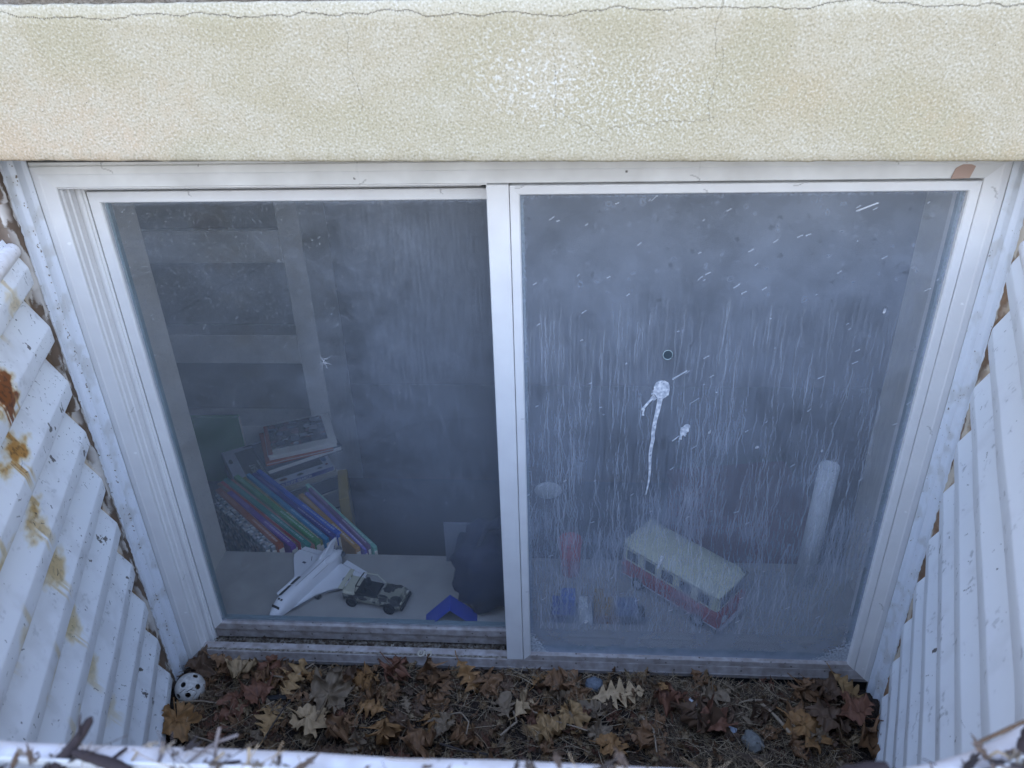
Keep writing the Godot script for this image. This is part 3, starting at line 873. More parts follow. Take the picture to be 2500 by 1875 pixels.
func droppings(s: Node, z: float) -> void:
	var r := RandomNumberGenerator.new(); r.seed = 91
	var m := tri(mat(Color(1, 1, 1), 0.95), mottle(Color(0.98, 0.98, 0.98), Color(0.58, 0.61, 0.66), 0.09, 92, 128, 40, Color(0.5, 0.54, 0.6), 1.4), 0.09)
	var big := group_part("bird_dropping", s)
	var head := PackedVector2Array()
	for k in 14:
		var a := TAU * k / 14.0
		head.append(Vector2(0.2135 + cos(a) * 0.0115 + sin(a) * 0.002, -0.3025 + sin(a) * 0.0135 + (-0.004 if sin(a) < -0.3 else 0.0) - cos(a) * 0.002))
	obj("splash", splat(head, z, 0.0010, r), m, big)
	for q in [[Vector2(0.2035, -0.3145), Vector2(0.1985, -0.3195)], [Vector2(0.2045, -0.310), Vector2(0.199, -0.3125)], [Vector2(0.206, -0.318), Vector2(0.203, -0.3235)], [Vector2(0.2045, -0.306), Vector2(0.2005, -0.3075)]]:
		obj("drip", drip([q[0], q[1]], [0.0022, 0.0008], z), m, big)
	obj("drip", drip([Vector2(0.2125, -0.312), Vector2(0.2115, -0.327), Vector2(0.2095, -0.343), Vector2(0.2072, -0.358), Vector2(0.2062, -0.370), Vector2(0.2052, -0.384), Vector2(0.2060, -0.392), Vector2(0.2042, -0.404), Vector2(0.2032, -0.416), Vector2(0.2036, -0.432), Vector2(0.2042, -0.446), Vector2(0.2042, -0.462), Vector2(0.2036, -0.474), Vector2(0.202, -0.486), Vector2(0.2008, -0.496)],
		[0.0042, 0.0036, 0.0032, 0.0028, 0.0029, 0.0026, 0.0026, 0.0025, 0.0024, 0.0022, 0.0018, 0.0016, 0.0012, 0.0010, 0.0005], z), m, big)
	obj("drip", drip([Vector2(0.2035, -0.3165), Vector2(0.196, -0.326), Vector2(0.189, -0.336), Vector2(0.1862, -0.340)], [0.002, 0.0016, 0.0018, 0.0008], z), m, big)
	obj("drip", drip([Vector2(0.1895, -0.338), Vector2(0.1888, -0.343), Vector2(0.1886, -0.3495)], [0.0016, 0.0012, 0.0019], z), m, big)
	var small := group_part("bird_dropping", s)
	var h2 := PackedVector2Array()
	for k in 12:
		var a := TAU * k / 12.0
		h2.append(Vector2(0.2525 + cos(a) * 0.0062 + sin(a) * 0.003, -0.3735 + sin(a) * 0.0095))
	obj("splash", splat(h2, z, 0.0009, r), m, small)
	obj("drip", drip([Vector2(0.2485, -0.380), Vector2(0.2472, -0.386), Vector2(0.2466, -0.391)], [0.0022, 0.0015, 0.0022], z), m, small)
	obj("drip", drip([Vector2(0.2535, -0.381), Vector2(0.253, -0.3855)], [0.0018, 0.0014], z), m, small)
	obj("drip", drip([Vector2(0.2445, -0.385), Vector2(0.2395, -0.390), Vector2(0.235, -0.3945)], [0.0008, 0.0006, 0.0004], z), m, small)
	# small flecks elsewhere on the pane
	for q in [[0.289, -0.378, 0.0022, 0.004], [0.234, -0.628, 0.0042, 0.0085], [0.112, -0.778, 0.0045, 0.006], [0.505, -0.178, 0.0028, 0.006], [0.362, -0.404, 0.004, 0.0035], [0.458, -0.408, 0.0015, 0.004], [0.096, -0.225, 0.003, 0.002]]:
		var o := PackedVector2Array()
		for k in 9:
			var a := TAU * k / 9.0
			o.append(Vector2(q[0] + cos(a) * q[2] * 0.6 + sin(a) * q[2] * 0.25, q[1] + sin(a) * q[3] * 0.65))
		obj("white_fleck", splat(o, z, 0.0006, r), m, s)
	obj("white_fleck", drip([Vector2(0.2325, -0.634), Vector2(0.230, -0.643), Vector2(0.2285, -0.650)], [0.0028, 0.0016, 0.0014], z), m, s)
	# the small round mark where the grime has been knocked off
	obj("bare_spot", ring_disc(Vector3(0.2185, -0.2475, z), 0.0062), mat(Color(0.25, 0.30, 0.33), 0.5), s)
	var ring_pts := []
	for k in 17: ring_pts.append(Vector3(0.2185 + cos(TAU * k / 16.0) * 0.0068, -0.2475 + sin(TAU * k / 16.0) * 0.0074, z + 0.0004))
	obj("bare_spot_ring", tube_mesh(ring_pts, 0.0005, 5), mat(Color(0.72, 0.78, 0.78), 0.8), s)

func ring_disc(c: Vector3, rad: float) -> SurfaceTool:
	var poly := PackedVector2Array()
	for k in 16:
		poly.append(Vector2(c.x + cos(TAU * k / 16.0) * rad, c.y + sin(TAU * k / 16.0) * rad * 1.1))
	return prism(st_new(), poly, c.z, c.z + 0.0003)

func drip(path: Array, radii: Array, z: float) -> SurfaceTool:
	var l := PackedVector2Array()
	var rr := PackedVector2Array()
	for i in path.size():
		var t: Vector2 = (path[mini(i + 1, path.size() - 1)] - path[maxi(i - 1, 0)]).normalized()
		var n := Vector2(-t.y, t.x)
		l.append(path[i] + n * radii[i]); rr.append(path[i] - n * radii[i])
	rr.reverse()
	l.append_array(rr)
	return prism(st_new(), l, z, z + 0.0008)

# stepped steel trims that line the reveal on both sides
func trims() -> void:
	for s in [-1.0, 1.0]:
		var xe := -0.6362 if s < 0 else 0.6157
		var sec := [[0.0, 0.0005], [-0.0012, 0.0014], [-0.0018, 0.0026], [-0.0014, 0.0040], [0.0004, 0.0052], [0.0036, 0.0060], [0.0042, 0.0068], [0.0043, 0.0076], [0.0044, 0.0196], [0.0040, 0.0204], [0.0028, 0.0212], [0.0022, 0.0224], [0.0026, 0.0238], [0.0044, 0.0250], [0.0082, 0.0258], [0.0089, 0.0266], [0.0090, 0.0274], [0.0091, 0.0372], [0.0086, 0.0380], [0.0078, 0.0388], [0.0078, 0.0398], [0.0100, 0.0408], [0.0150, 0.0412]]
		var rows := []
		var uvs := []
		var lens := [0.0]
		for k in range(1, sec.size()):
			lens.append(lens[-1] + Vector2(sec[k][0] - sec[k - 1][0], sec[k][1] - sec[k - 1][1]).length())
		var nz := noise(4.0, 95, 2)
		for j in 121:
			var y := lerpf(-1.0, 0.056, j / 120.0)
			var row := []
			var ur := []
			for k in sec.size():
				var wob := nz.get_noise_2d(y * 3.0, k) * 0.0003
				row.append(Vector3(xe + s * (sec[k][0] + wob), y, sec[k][1] + wob * 0.5))
				ur.append(Vector2(lens[k] / lens[-1], 1.0 - j / 120.0))
			rows.append(row); uvs.append(ur)
		var st := st_new()
		sheet(st, rows, s > 0, uvs)
		st.generate_normals()
		var m := mat(Color(1, 1, 1), 0.38)
		m.clearcoat_enabled = true
		m.clearcoat = 0.6
		m.clearcoat_roughness = 0.18
		m.albedo_texture = peel_texture(96 if s < 0 else 99, 1.0 if s < 0 else 0.45)
		var t := thing("jamb_trim", "white stepped metal trim with heavily flaked paint between window and rust-streaked panel" if s < 0 else "white stepped metal trim with one cracked bead between window and clean scuffed panel", "trim", Vector3.ZERO, Basis(), "metal trims lining the window opening")
		obj("trim_strip", st, m, t)
		# the rough rendered edge of the opening, between trim and well
		var rows2 := []
		for j in 161:
			var y := lerpf(-1.0, 0.05, j / 160.0)
			var row := []
			for q in [[0.0120, 0.0400], [0.0100, 0.0425], [0.0068, 0.0450], [0.0046, 0.0490], [0.0042, 0.0540], [0.0050, 0.0590], [0.0080, 0.0622], [0.0125, 0.0632], [0.022, 0.0636], [0.045, 0.0634]]:
				row.append(Vector3(xe + s * (q[0] + nz.get_noise_2d(y * 22.0, q[1] * 300.0) * 0.0022), y, q[1] + nz.get_noise_2d(y * 25.0, q[0] * 400.0 + 7.0) * 0.0011))
			rows2.append(row)
		var st2 := st_new()
		sheet(st2, rows2, s > 0)
		st2.generate_normals()
		obj("rough_edge", st2, M.peeled if s < 0 else M.peeled_clean, t)

# ------------------------------------------------------------------ the window well
var plan := []        # points of the ridge line in plan, Vector2(x, z)
var plan_s := []      # distance along it
func make_plan() -> void:
	for k in 15: plan.append(Vector2(-0.637, 0.0615).lerp(Vector2(-0.457, 0.58), k / 14.0))
	for k in range(1, 15):
		var t := k / 14.0
		plan.append(Vector2(-0.457, 0.58).lerp(Vector2(-0.39, 0.772), t).lerp(Vector2(-0.39, 0.772).lerp(Vector2(-0.19, 0.772), t), t))
	for k in range(1, 9): plan.append(Vector2(-0.19, 0.772).lerp(Vector2(0.19, 0.772), k / 8.0))
	for k in range(1, 15):
		var t := k / 14.0
		plan.append(Vector2(0.19, 0.772).lerp(Vector2(0.329, 0.772), t).lerp(Vector2(0.329, 0.772).lerp(Vector2(0.398, 0.60), t), t))
	for k in range(1, 15): plan.append(Vector2(0.398, 0.60).lerp(Vector2(0.6125, 0.0615), k / 14.0))
	plan_s = [0.0]
	for k in range(1, plan.size()): plan_s.append(plan_s[-1] + plan[k].distance_to(plan[k - 1]))

func plan_normal(k: int) -> Vector2:      # away from the middle of the well
	var t: Vector2 = (plan[mini(k + 1, plan.size() - 1)] - plan[maxi(k - 1, 0)]).normalized()
	return Vector2(-t.y, t.x)

# section of the corrugated sheet: [outward offset, y], from the top down
func corrugation() -> Array:
	var raw := []
	var y0 := -0.109
	var p := 0.0865
	raw.append(Vector2(0.021, -0.048))
	for k in 11:
		var y := y0 - p * k
		raw.append(Vector2(0.020, y + 0.0655))
		raw.append(Vector2(0.0, y + 0.0235))
		raw.append(Vector2(0.0, y))
		raw.append(Vector2(0.020, y - 0.0135))
	# round the bends
	var out := [raw[0]]
	for i in range(1, raw.size() - 1):
		var a: Vector2 = raw[i]
		var u: Vector2 = (raw[i - 1] - a).normalized() * 0.0026
		var v: Vector2 = (raw[i + 1] - a).normalized() * 0.0026
		for s in 4:
			var t := s / 3.0
			out.append((a + u).lerp(a, t).lerp(a.lerp(a + v, t), t))
	out.append(raw[-1])
	return out

func well() -> void:
	make_plan()
	var w := thing("window_well", "white painted corrugated steel window well with rust streaks and a rolled rim", "window well")
	var sec := corrugation()
	var nz := noise(1.3, 101, 2)
	var parts := [["side_panel", 0, 22, panel_texture(103, true), "rust-streaked panel with flaking paint"], ["front_panel", 22, 43, null, ""], ["side_panel", 43, plan.size() - 1, panel_texture(107, false), "scuffed white panel"]]
	for q in parts:
		var rows := []
		var uvs := []
		for c in sec:
			var row := []
			var ur := []
			for k in range(q[1], q[2] + 1):
				var n := plan_normal(k)
				var dent := nz.get_noise_2d(plan_s[k] * 4.0, c.y * 6.0) * 0.0011
				# the sheet's cut ends pinch in towards the wall
				var pt: Vector2 = plan[k] + n * (c.x + dent)
				row.append(Vector3(pt.x, c.y + dent * 0.6, pt.y))
				var s: float = plan_s[k] if q[1] == 0 else plan_s[-1] - plan_s[k]
				ur.append(Vector2(s / 0.8, -c.y / 1.0))
			rows.append(row); uvs.append(ur)
		var st := st_new()
		sheet(st, rows, false, uvs)
		st.generate_normals()
		var m: StandardMaterial3D = M.panel_plain
		if q[3]:
			m = mat(Color(1, 1, 1), 0.42)
			m.albedo_texture = q[3]
			bump(m, M.fine_bump, 0.06)
		var o := obj(q[0], st, m, w)
		if q[4] != "": o.set_meta("label", q[4])
	# rolled rim
	var path := []
	var radii := []
	for k in plan.size():
		var n := plan_normal(k)
		var pt: Vector2 = plan[k] + n * 0.0135
		path.append(Vector3(pt.x, -0.0615 + nz.get_noise_2d(plan_s[k] * 4.0, 40.0) * 0.0015, pt.y))
		radii.append(0.0112 + nz.get_noise_2d(plan_s[k] * 9.0, 4.0) * 0.0008)
	var rt := st_new()
	tube(rt, path, radii, 16, false)
	rt.generate_normals()
	obj("rolled_rim", rt, M.rim, w)

# height of the soil outside the well at a point
var soil_n := FastNoiseLite.new()
func soil_y(x: float, z: float) -> float:
	return -0.0475 + soil_n.get_noise_2d(x * 100.0, z * 100.0) * 0.008 + soil_n.get_noise_2d(x * 11.0 + 50.0, z * 11.0) * 0.022

func ground() -> void:
	soil_n = noise(0.11, 111, 4)
	# ring after ring from the rim outwards to the horizon
	var near := []
	var far := []
	for ring in 40:
		var d := 0.0175 + 0.006 * ring if ring < 24 else 0.17 * pow(1.48, ring - 24)
		var row := []
		for k in range(0, plan.size() * 4 - 3):
			var i := k / 4
			var f := (k % 4) / 4.0
			var a: Vector2 = plan[i]
			var n := plan_normal(i)
			if i < plan.size() - 1:
				a = a.lerp(plan[i + 1], f); n = n.lerp(plan_normal(i + 1), f).normalized()
			var pt := a + n * d
			if i < 10: pt = pt.lerp(Vector2(a.x - d * 1.06, 0.0625 + (a.y - 0.0615) * (1.0 + d * 0.5)), 1.0 - i / 10.0)
			if i > plan.size() - 12: pt = pt.lerp(Vector2(a.x + d * 1.06, 0.0625 + (a.y - 0.0615) * (1.0 + d * 0.5)), 1.0 - (plan.size() - 1 - i - f) / 11.0)
			pt.y = maxf(pt.y, 0.0625)
			var y := soil_y(pt.x, pt.y)
			if ring < 2: y = lerpf(-0.062, y, ring / 2.0)
			if d > 0.6: y = lerpf(y, -0.07, clampf((d - 0.6) / 0.6, 0.0, 1.0))
			row.append(Vector3(pt.x, y, pt.y))
		if ring <= 27: near.append(row)
		if ring >= 27: far.append(row)
	var st := st_new(); sheet(st, near, true); st.generate_normals()
	tag(obj("ground", st, M.soil), "dark garden soil around the outside of the window well rim", "", "", "structure")
	var st2 := st_new(); sheet(st2, far, true); st2.generate_normals()
	tag(obj("lawn", st2, M.lawn), "dull lawn stretching away from the house", "", "", "structure")

var floor_n := FastNoiseLite.new()
func floor_y(x: float, z: float) -> float:
	return -0.908 + floor_n.get_noise_2d(x * 100.0, z * 100.0) * 0.010 + floor_n.get_noise_2d(x * 22.0 + 9.0, z * 22.0) * 0.012 - smoothstep(0.25, 0.55, x) * smoothstep(0.05, 0.0, z) * 0.012

func litter_floor() -> void:
	floor_n = noise(0.10, 121, 3)
	var rows := []
	for i in 121:
		var row := []
		var x := -0.66 + 1.30 * i / 120.0
		for j in 61:
			var z := -0.003 + 0.83 * pow(j / 60.0, 1.35)
			row.append(Vector3(x, floor_y(x, z), z))
		rows.append(row)
	var st := st_new(); sheet(st, rows, false); st.generate_normals()
	tag(obj("well_floor", st, M.soil), "dark rotted litter on the floor of the window well", "", "", "structure")

# ------------------------------------------------------------------ fallen leaves
# local axes: stalk at the origin, blade along +z, up +y
func leaf_mesh(kind: String, seed_: int, curl: float, crumple: float) -> ArrayMesh:
	var r := RandomNumberGenerator.new(); r.seed = seed_
	var n := noise(1.0, seed_, 2)
	var rows := []
	var cols := []
	var fold := r.randf_range(0.10, 0.5)
	var roll := r.randf_range(-1.0, 1.0) * curl
	var bend := r.randf_range(-0.6, 1.0) * curl
	var shape := func(x: float, z: float, s: float) -> Vector3:
		var y := absf(x) * fold * 0.7 + n.get_noise_2d(x * 2.6, z * 2.6) * crumple + n.get_noise_2d(x * 7.0, z * 7.0 + 30.0) * crumple * 0.35
		# roll the blade about its midrib and bow it along its length
		var kx := roll * 4.6 + 0.01
		var ax := clampf(x * kx, -2.6, 2.6)
		var xr := sin(ax) / kx
		y += (1.0 - cos(ax)) / kx
		var kz := bend * 2.6 + 0.01
		var az := (z - 0.4) * kz
		return Vector3(xr, y * cos(az) + (1.0 - cos(az)) / kz, 0.4 + sin(az) / kz - y * sin(az))
	if kind == "oak":
		var lobes := r.randf_range(4.2, 5.4)
		var ph := r.randf_range(0, TAU)
		var nt := 30
		for i in nt + 1:
			var t := float(i) / nt
			var env := 0.36 * pow(sin(PI * pow(t, 0.85)), 0.75) * (0.75 + 0.35 * t)
			var row := []
			var col := []
			for j in 13:
				var s := (j - 6) / 6.0
				var lob := 0.62 + 0.38 * cos(TAU * lobes * t + ph + (0.5 if s < 0 else 0.0))
				var wd := maxf(env * lob, 0.012)
				var x := s * wd
				var z := t + absf(s) * absf(s) * 0.10 * lob * (1.0 - t)
				row.append(shape.call(x, z, s))
				var vein := 1.0 - 0.35 * smoothstep(0.6, 0.0, absf(s) * 6.0) * 0.0
				var sh := 0.82 + 0.30 * n.get_noise_2d(x * 8.0, z * 8.0) + 0.16 * n.get_noise_2d(x * 30.0, z * 30.0)
				if j == 6: sh *= 1.28
				elif absf(fposmod(t * lobes * 1.0 - absf(s) * 0.35, 1.0) - 0.5) < 0.09: sh *= 1.14
				sh *= vein
				col.append(Color(sh, sh * 0.985, sh * 0.95))
			rows.append(row); cols.append(col)
	else:
		var angles := []
		var lob := [[0.0, 1.0], [0.92, 0.86], [-0.92, 0.86], [1.85, 0.55], [-1.85, 0.55]]
		var nt := 56
		for ring in 8:
			var f := ring / 7.0
			var row := []
			var col := []
			for i in nt + 1:
				var th := lerpf(-PI * 0.93, PI * 0.93, float(i) / nt)
				var rad := 0.50
				for l in lob:
					var dd: float = absf(th - l[0])
					rad = maxf(rad, l[1] * (1.0 - 0.50 * pow(dd / 0.50, 1.1)) if dd < 0.6 else 0.0)
				rad *= 0.58
				rad *= 1.0 + (0.10 if i % 4 == 0 else (-0.05 if i % 4 == 2 else 0.01)) * smoothstep(0.6, 1.0, f) + n.get_noise_2d(th * 3.0, 9.0) * 0.22
				rad = maxf(rad, 0.14)
				var x := sin(th) * rad * f
				var z := 0.34 + cos(th) * rad * f
				row.append(shape.call(x, z, f))
				var near := 1.0
				for l in lob: near = minf(near, absf(th - l[0]))
				var sh := 0.84 + 0.28 * n.get_noise_2d(x * 8.0, z * 8.0) + 0.16 * n.get_noise_2d(x * 28.0, z * 28.0)
				if near < 0.06 and f < 0.95: sh *= (0.62 if seed_ % 2 else 1.25)
				col.append(Color(sh, sh * 0.985, sh * 0.95))
			rows.append(row); cols.append(col)
	var st := st_new()
	sheet(st, rows, false, null, cols)
	# stalk
	var base: Vector3 = rows[0][6] if kind == "oak" else rows[0][0]
	st.set_color(Color(0.8, 0.75, 0.65))
	var stem := [base, base + Vector3(0.02, 0.02, -0.14 if kind == "oak" else -0.22), base + Vector3(0.06, 0.0, -0.24 if kind == "oak" else -0.45)]
	tube(st, stem, 0.012, 4, false)
	st.generate_normals()
	return st.commit()

func leaves() -> void:
	var r := RandomNumberGenerator.new(); r.seed = 131
	var oaks := []
	var maples := []
	for k in 9:
		oaks.append(leaf_mesh("oak", 200 + k, [0.35, 0.75, 1.2][k % 3], [0.08, 0.14, 0.20][k % 3]))
		maples.append(leaf_mesh("maple", 300 + k, [0.5, 1.0, 1.5][k % 3], [0.18, 0.28, 0.36][k % 3]))
	var tints := {"tan": lin(0.33, 0.205, 0.090), "ochre": lin(0.285, 0.150, 0.055), "brown": lin(0.205, 0.108, 0.050), "red": lin(0.180, 0.076, 0.042), "dark": lin(0.112, 0.064, 0.036), "grey": lin(0.205, 0.148, 0.095), "pale": lin(0.41, 0.29, 0.165), "black": lin(0.05, 0.037, 0.031)}
	var mats := {}
	for t in tints:
		var m := mat(tints[t], 0.72)
		m.vertex_color_use_as_albedo = true
		m.cull_mode = BaseMaterial3D.CULL_DISABLED
		m.backlight_enabled = true
		m.backlight = Color(0.12, 0.10, 0.08)
		mats[t] = m
	# [x, z, kind, variant, size, heading, tilt, roll, tint, lift, label]
	var known := [
		[0.163, 0.058, "oak", 0, 0.105, 100, -6, 8, "pale", 0.022, "large pale tan oak leaf lying flat near the round blue-grey pebble"],
		[-0.520, 0.030, "maple", 1, 0.092, 200, 26, 12, "pale", 0.024, "cream folded maple leaf standing against the sill left of the other pale leaves"],
		[-0.585, 0.150, "maple", 3, 0.100, 35, 20, -15, "ochre", 0.020, "golden brown maple leaf below the white holed ball"],
		[-0.412, 0.060, "oak", 1, 0.088, 160, -14, 6, "tan", 0.020, "tan oak leaf with deep lobes left of the big grey curled leaf"],
		[-0.430, 0.140, "oak", 3, 0.095, 190, 10, 14, "tan", 0.022, "narrow tan oak leaf with a pale midrib above the rim"],
		[-0.355, 0.138, "maple", 0, 0.100, 80, 14, -10, "pale", 0.024, "pale maple leaf with dark radiating veins in the middle left"],
		[-0.337, 0.082, "maple", 4, 0.118, 170, -20, 24, "grey", 0.030, "big grey-brown curled leaf with a split, lying across others"],
		[-0.300, 0.158, "maple", 5, 0.100, 240, 18, 10, "brown", 0.024, "crumpled mid-brown maple leaf right of the pale dark-veined one"],
		[-0.285, 0.050, "maple", 2, 0.072, 20, 10, -20, "ochre", 0.022, "small curled orange-brown leaf near the sill beside the grey curled leaf"],
		[-0.555, 0.012, "oak", 6, 0.085, 90, 34, 10, "brown", 0.026, "brown leaf propped upright in the corner below the flaking trim"],
		[-0.595, 0.024, "maple", 7, 0.09, 130, 8, 20, "dark", 0.020, "dark brown leaf tucked in the corner behind the holed ball"],
		[-0.475, 0.020, "maple", 6, 0.085, 300, 24, -12, "red", 0.022, "reddish leaf leaning on the sill right of the cream folded leaf"],
		[-0.470, 0.082, "maple", 3, 0.095, 210, 12, 8, "red", 0.022, "dark reddish maple leaf with fanned veins beside the charred wood scrap"],
		[-0.505, 0.104, "maple", 0, 0.080, 330, 8, -6, "red", 0.016, "maroon maple leaf lying under the fanned reddish leaf"],
		[-0.232, 0.024, "maple", 8, 0.090, 60, 22, 14, "red", 0.022, "red-brown maple leaf crushed against the middle of the left sill"],
		[-0.165, 0.032, "maple", 5, 0.098, 280, 16, -22, "brown", 0.026, "rolled chestnut leaf close to the foot of the meeting stile"],
		[-0.098, 0.030, "oak", 2, 0.086, 40, 22, 12, "ochre", 0.026, "folded ochre oak leaf standing near the stile foot"],
		[-0.060, 0.045, "maple", 4, 0.085, 120, 12, 16, "brown", 0.022, "rounded brown leaf just right of the folded ochre one"],
		[-0.027, 0.098, "oak", 4, 0.090, 200, 18, -16, "grey", 0.022, "grey-tan oak leaf pointing at the viewer left of its paler twin"],
		[0.006, 0.095, "oak", 8, 0.085, 160, 24, 20, "pale", 0.024, "pale grey leaf with dark holes in the middle of the litter"],
		[-0.225, 0.158, "maple", 8, 0.092, 100, 10, -14, "ochre", 0.024, "honey coloured crumpled leaf right of the mid-brown maple leaf"],
		[-0.265, 0.180, "oak", 5, 0.090, 10, 40, 10, "grey", 0.024, "grey rolled-up leaf at the front edge of the visible litter"],
		[-0.165, 0.172, "maple", 1, 0.098, 220, 12, 12, "brown", 0.022, "broad brown leaf at the front edge right of the grey rolled-up one"],
		[-0.260, 0.105, "oak", 7, 0.075, 250, 14, -18, "ochre", 0.022, "narrow ochre leaf standing in pine needles below the orange-brown one"],
		[0.252, 0.075, "maple", 5, 0.098, 190, 16, 16, "red", 0.026, "deep red-brown crumpled maple leaf right of the large pale oak leaf"],
		[0.300, 0.110, "maple", 2, 0.110, 80, 10, -12, "dark", 0.026, "dark chocolate leaf under the rust-red veined leaf"],
		[0.325, 0.113, "maple", 3, 0.090, 140, 14, 18, "red", 0.032, "rust-red maple leaf with fanned veins near the plastic scrap"],
		[0.252, 0.045, "oak", 2, 0.070, 150, 38, 10, "ochre", 0.026, "small upright orange oak leaf against the right sill"],
		[0.490, 0.042, "maple", 8, 0.088, 60, 22, 20, "brown", 0.026, "brown leaf curling over the concrete ledge at right"],
		[0.525, 0.040, "maple", 4, 0.098, 130, 20, -18, "dark", 0.030, "dark leaf folded in the right corner pile"],
		[0.565, 0.036, "oak", 6, 0.095, 70, 46, 14, "tan", 0.034, "yellow-tan crumpled leaf standing in the right-hand corner"],
		[0.478, 0.122, "maple", 0, 0.118, 60, 10, -10, "ochre", 0.024, "large tan-orange maple leaf in front of the right corner pile"],
		[0.515, 0.098, "maple", 6, 0.110, 190, 12, 14, "dark", 0.034, "dark grey-brown leaf lying on the large orange maple leaf"],
		[0.555, 0.092, "maple", 7, 0.100, 250, 24, 12, "red", 0.034, "dark red leaf on top of the right corner pile"],
		[0.572, 0.138, "maple", 5, 0.105, 330, 16, -20, "brown", 0.022, "brown leaf pressed against the scuffed right panel"],
		[0.060, 0.050, "maple", 1, 0.086, 280, 10, 10, "brown", 0.022, "brown leaf with lifted edge right of the stile foot"],
		[0.090, 0.110, "maple", 7, 0.080, 20, 14, 12, "tan", 0.022, "crinkled yellowish leaf in front of the round pebble"],
		[0.155, 0.158, "maple", 0, 0.082, 100, 16, -14, "ochre", 0.022, "orange maple leaf at the front edge in front of the large pale oak leaf"],
		[0.200, 0.155, "oak", 5, 0.090, 170, 22, 10, "brown", 0.022, "brown folded leaf standing beside the orange front-edge leaf"],
		[0.045, 0.135, "maple", 4, 0.085, 200, 14, -10, "tan", 0.020, "tan leaf with a needle lying across it at middle front"],
		[0.330, 0.058, "oak", 4, 0.085, 120, 24, 14, "grey", 0.020, "grey-green wrinkled leaf behind the white plastic strip"],
		[0.412, 0.085, "maple", 2, 0.070, 300, 24, 20, "dark", 0.016, "small dark curled leaf among the bare needles at right"],
	]
	for q in known:
		var o := obj("dry_leaf", (oaks if q[2] == "oak" else maples)[q[3]], mats[q[8]])
		put_leaf(o, q[0], q[1], q[4] * 0.9, q[5], q[6], q[7], q[9])
		tag(o, q[10], "leaf", "fallen leaves on the floor of the window well")
	for k in 285:
		var x := r.randf_range(-0.60, 0.57)
		var z := 0.02 + 0.34 * pow(r.randf(), 1.35)
		if x > 0.28 and x < 0.46 and r.randf() < 0.62: continue
		var lim_l := -0.60 + (z - 0.06) * 0.36
		var lim_r := 0.575 - (z - 0.06) * 0.40
		x = clampf(x, lim_l + 0.01, lim_r - 0.01)
		var oak := r.randf() < 0.30
		var t: String = ["brown", "dark", "red", "brown", "grey", "dark", "brown", "brown", "dark", "ochre"][r.randi() % 10]
		var o := obj("dry_leaf", (oaks if oak else maples)[r.randi() % 9], mats[t])
		put_leaf(o, x, z, r.randf_range(0.034, 0.068), r.randf() * 360.0, r.randf_range(-22, 30), r.randf_range(-28, 28), r.randf_range(0.002, 0.017))
		tag(o, "dull brown dry leaf half buried in the needles of the window well floor", "leaf", "half-buried leaves on the floor of the window well")

func put_leaf(o: Node3D, x: float, z: float, size: float, heading: float, tilt: float, roll: float, lift: float) -> void:
	var b := Basis(Vector3.UP, deg_to_rad(heading)) * Basis(Vector3.RIGHT, deg_to_rad(tilt)) * Basis(Vector3.BACK, deg_to_rad(roll))
	var mid := b * Vector3(0, 0, 0.45) * size
	var y := floor_y(x, z) + lift + 0.004
	o.transform = Transform3D(b.scaled(Vector3.ONE * size), Vector3(x - mid.x, y - mid.y, maxf(z - mid.z, 0.012)))

# a bent needle, 1 unit long
func needle_mesh(seed_: int) -> ArrayMesh:
	var r := RandomNumberGenerator.new(); r.seed = seed_
	var p := []
	var c := r.randf_range(-0.25, 0.25)
	for k in 5:
		var t := k / 4.0
		p.append(Vector3(c * (t - t * t) * 2.0, r.randf_range(-0.02, 0.02), t - 0.5))
	var st := st_new()
	tube(st, p, 0.0095, 3, false)
	st.generate_normals()
	return st.commit()

func scatter(called: String, label: String, m: Material, mesh: Mesh, count: int, seed_: int, place: Callable) -> void:
	var r := RandomNumberGenerator.new(); r.seed = seed_
	var mm := MultiMesh.new()
	mm.transform_format = MultiMesh.TRANSFORM_3D
	mm.use_colors = true
	mm.mesh = mesh
	mm.instance_count = count
	for k in count:
		var q: Array = place.call(r)
		mm.set_instance_transform(k, q[0])
		mm.set_instance_color(k, q[1])
	var o := MultiMeshInstance3D.new()
	o.multimesh = mm
	o.material_override = m
	o.name = numbered(called)
	add_child(o, true)
	tag(o, label, "", "", "stuff")

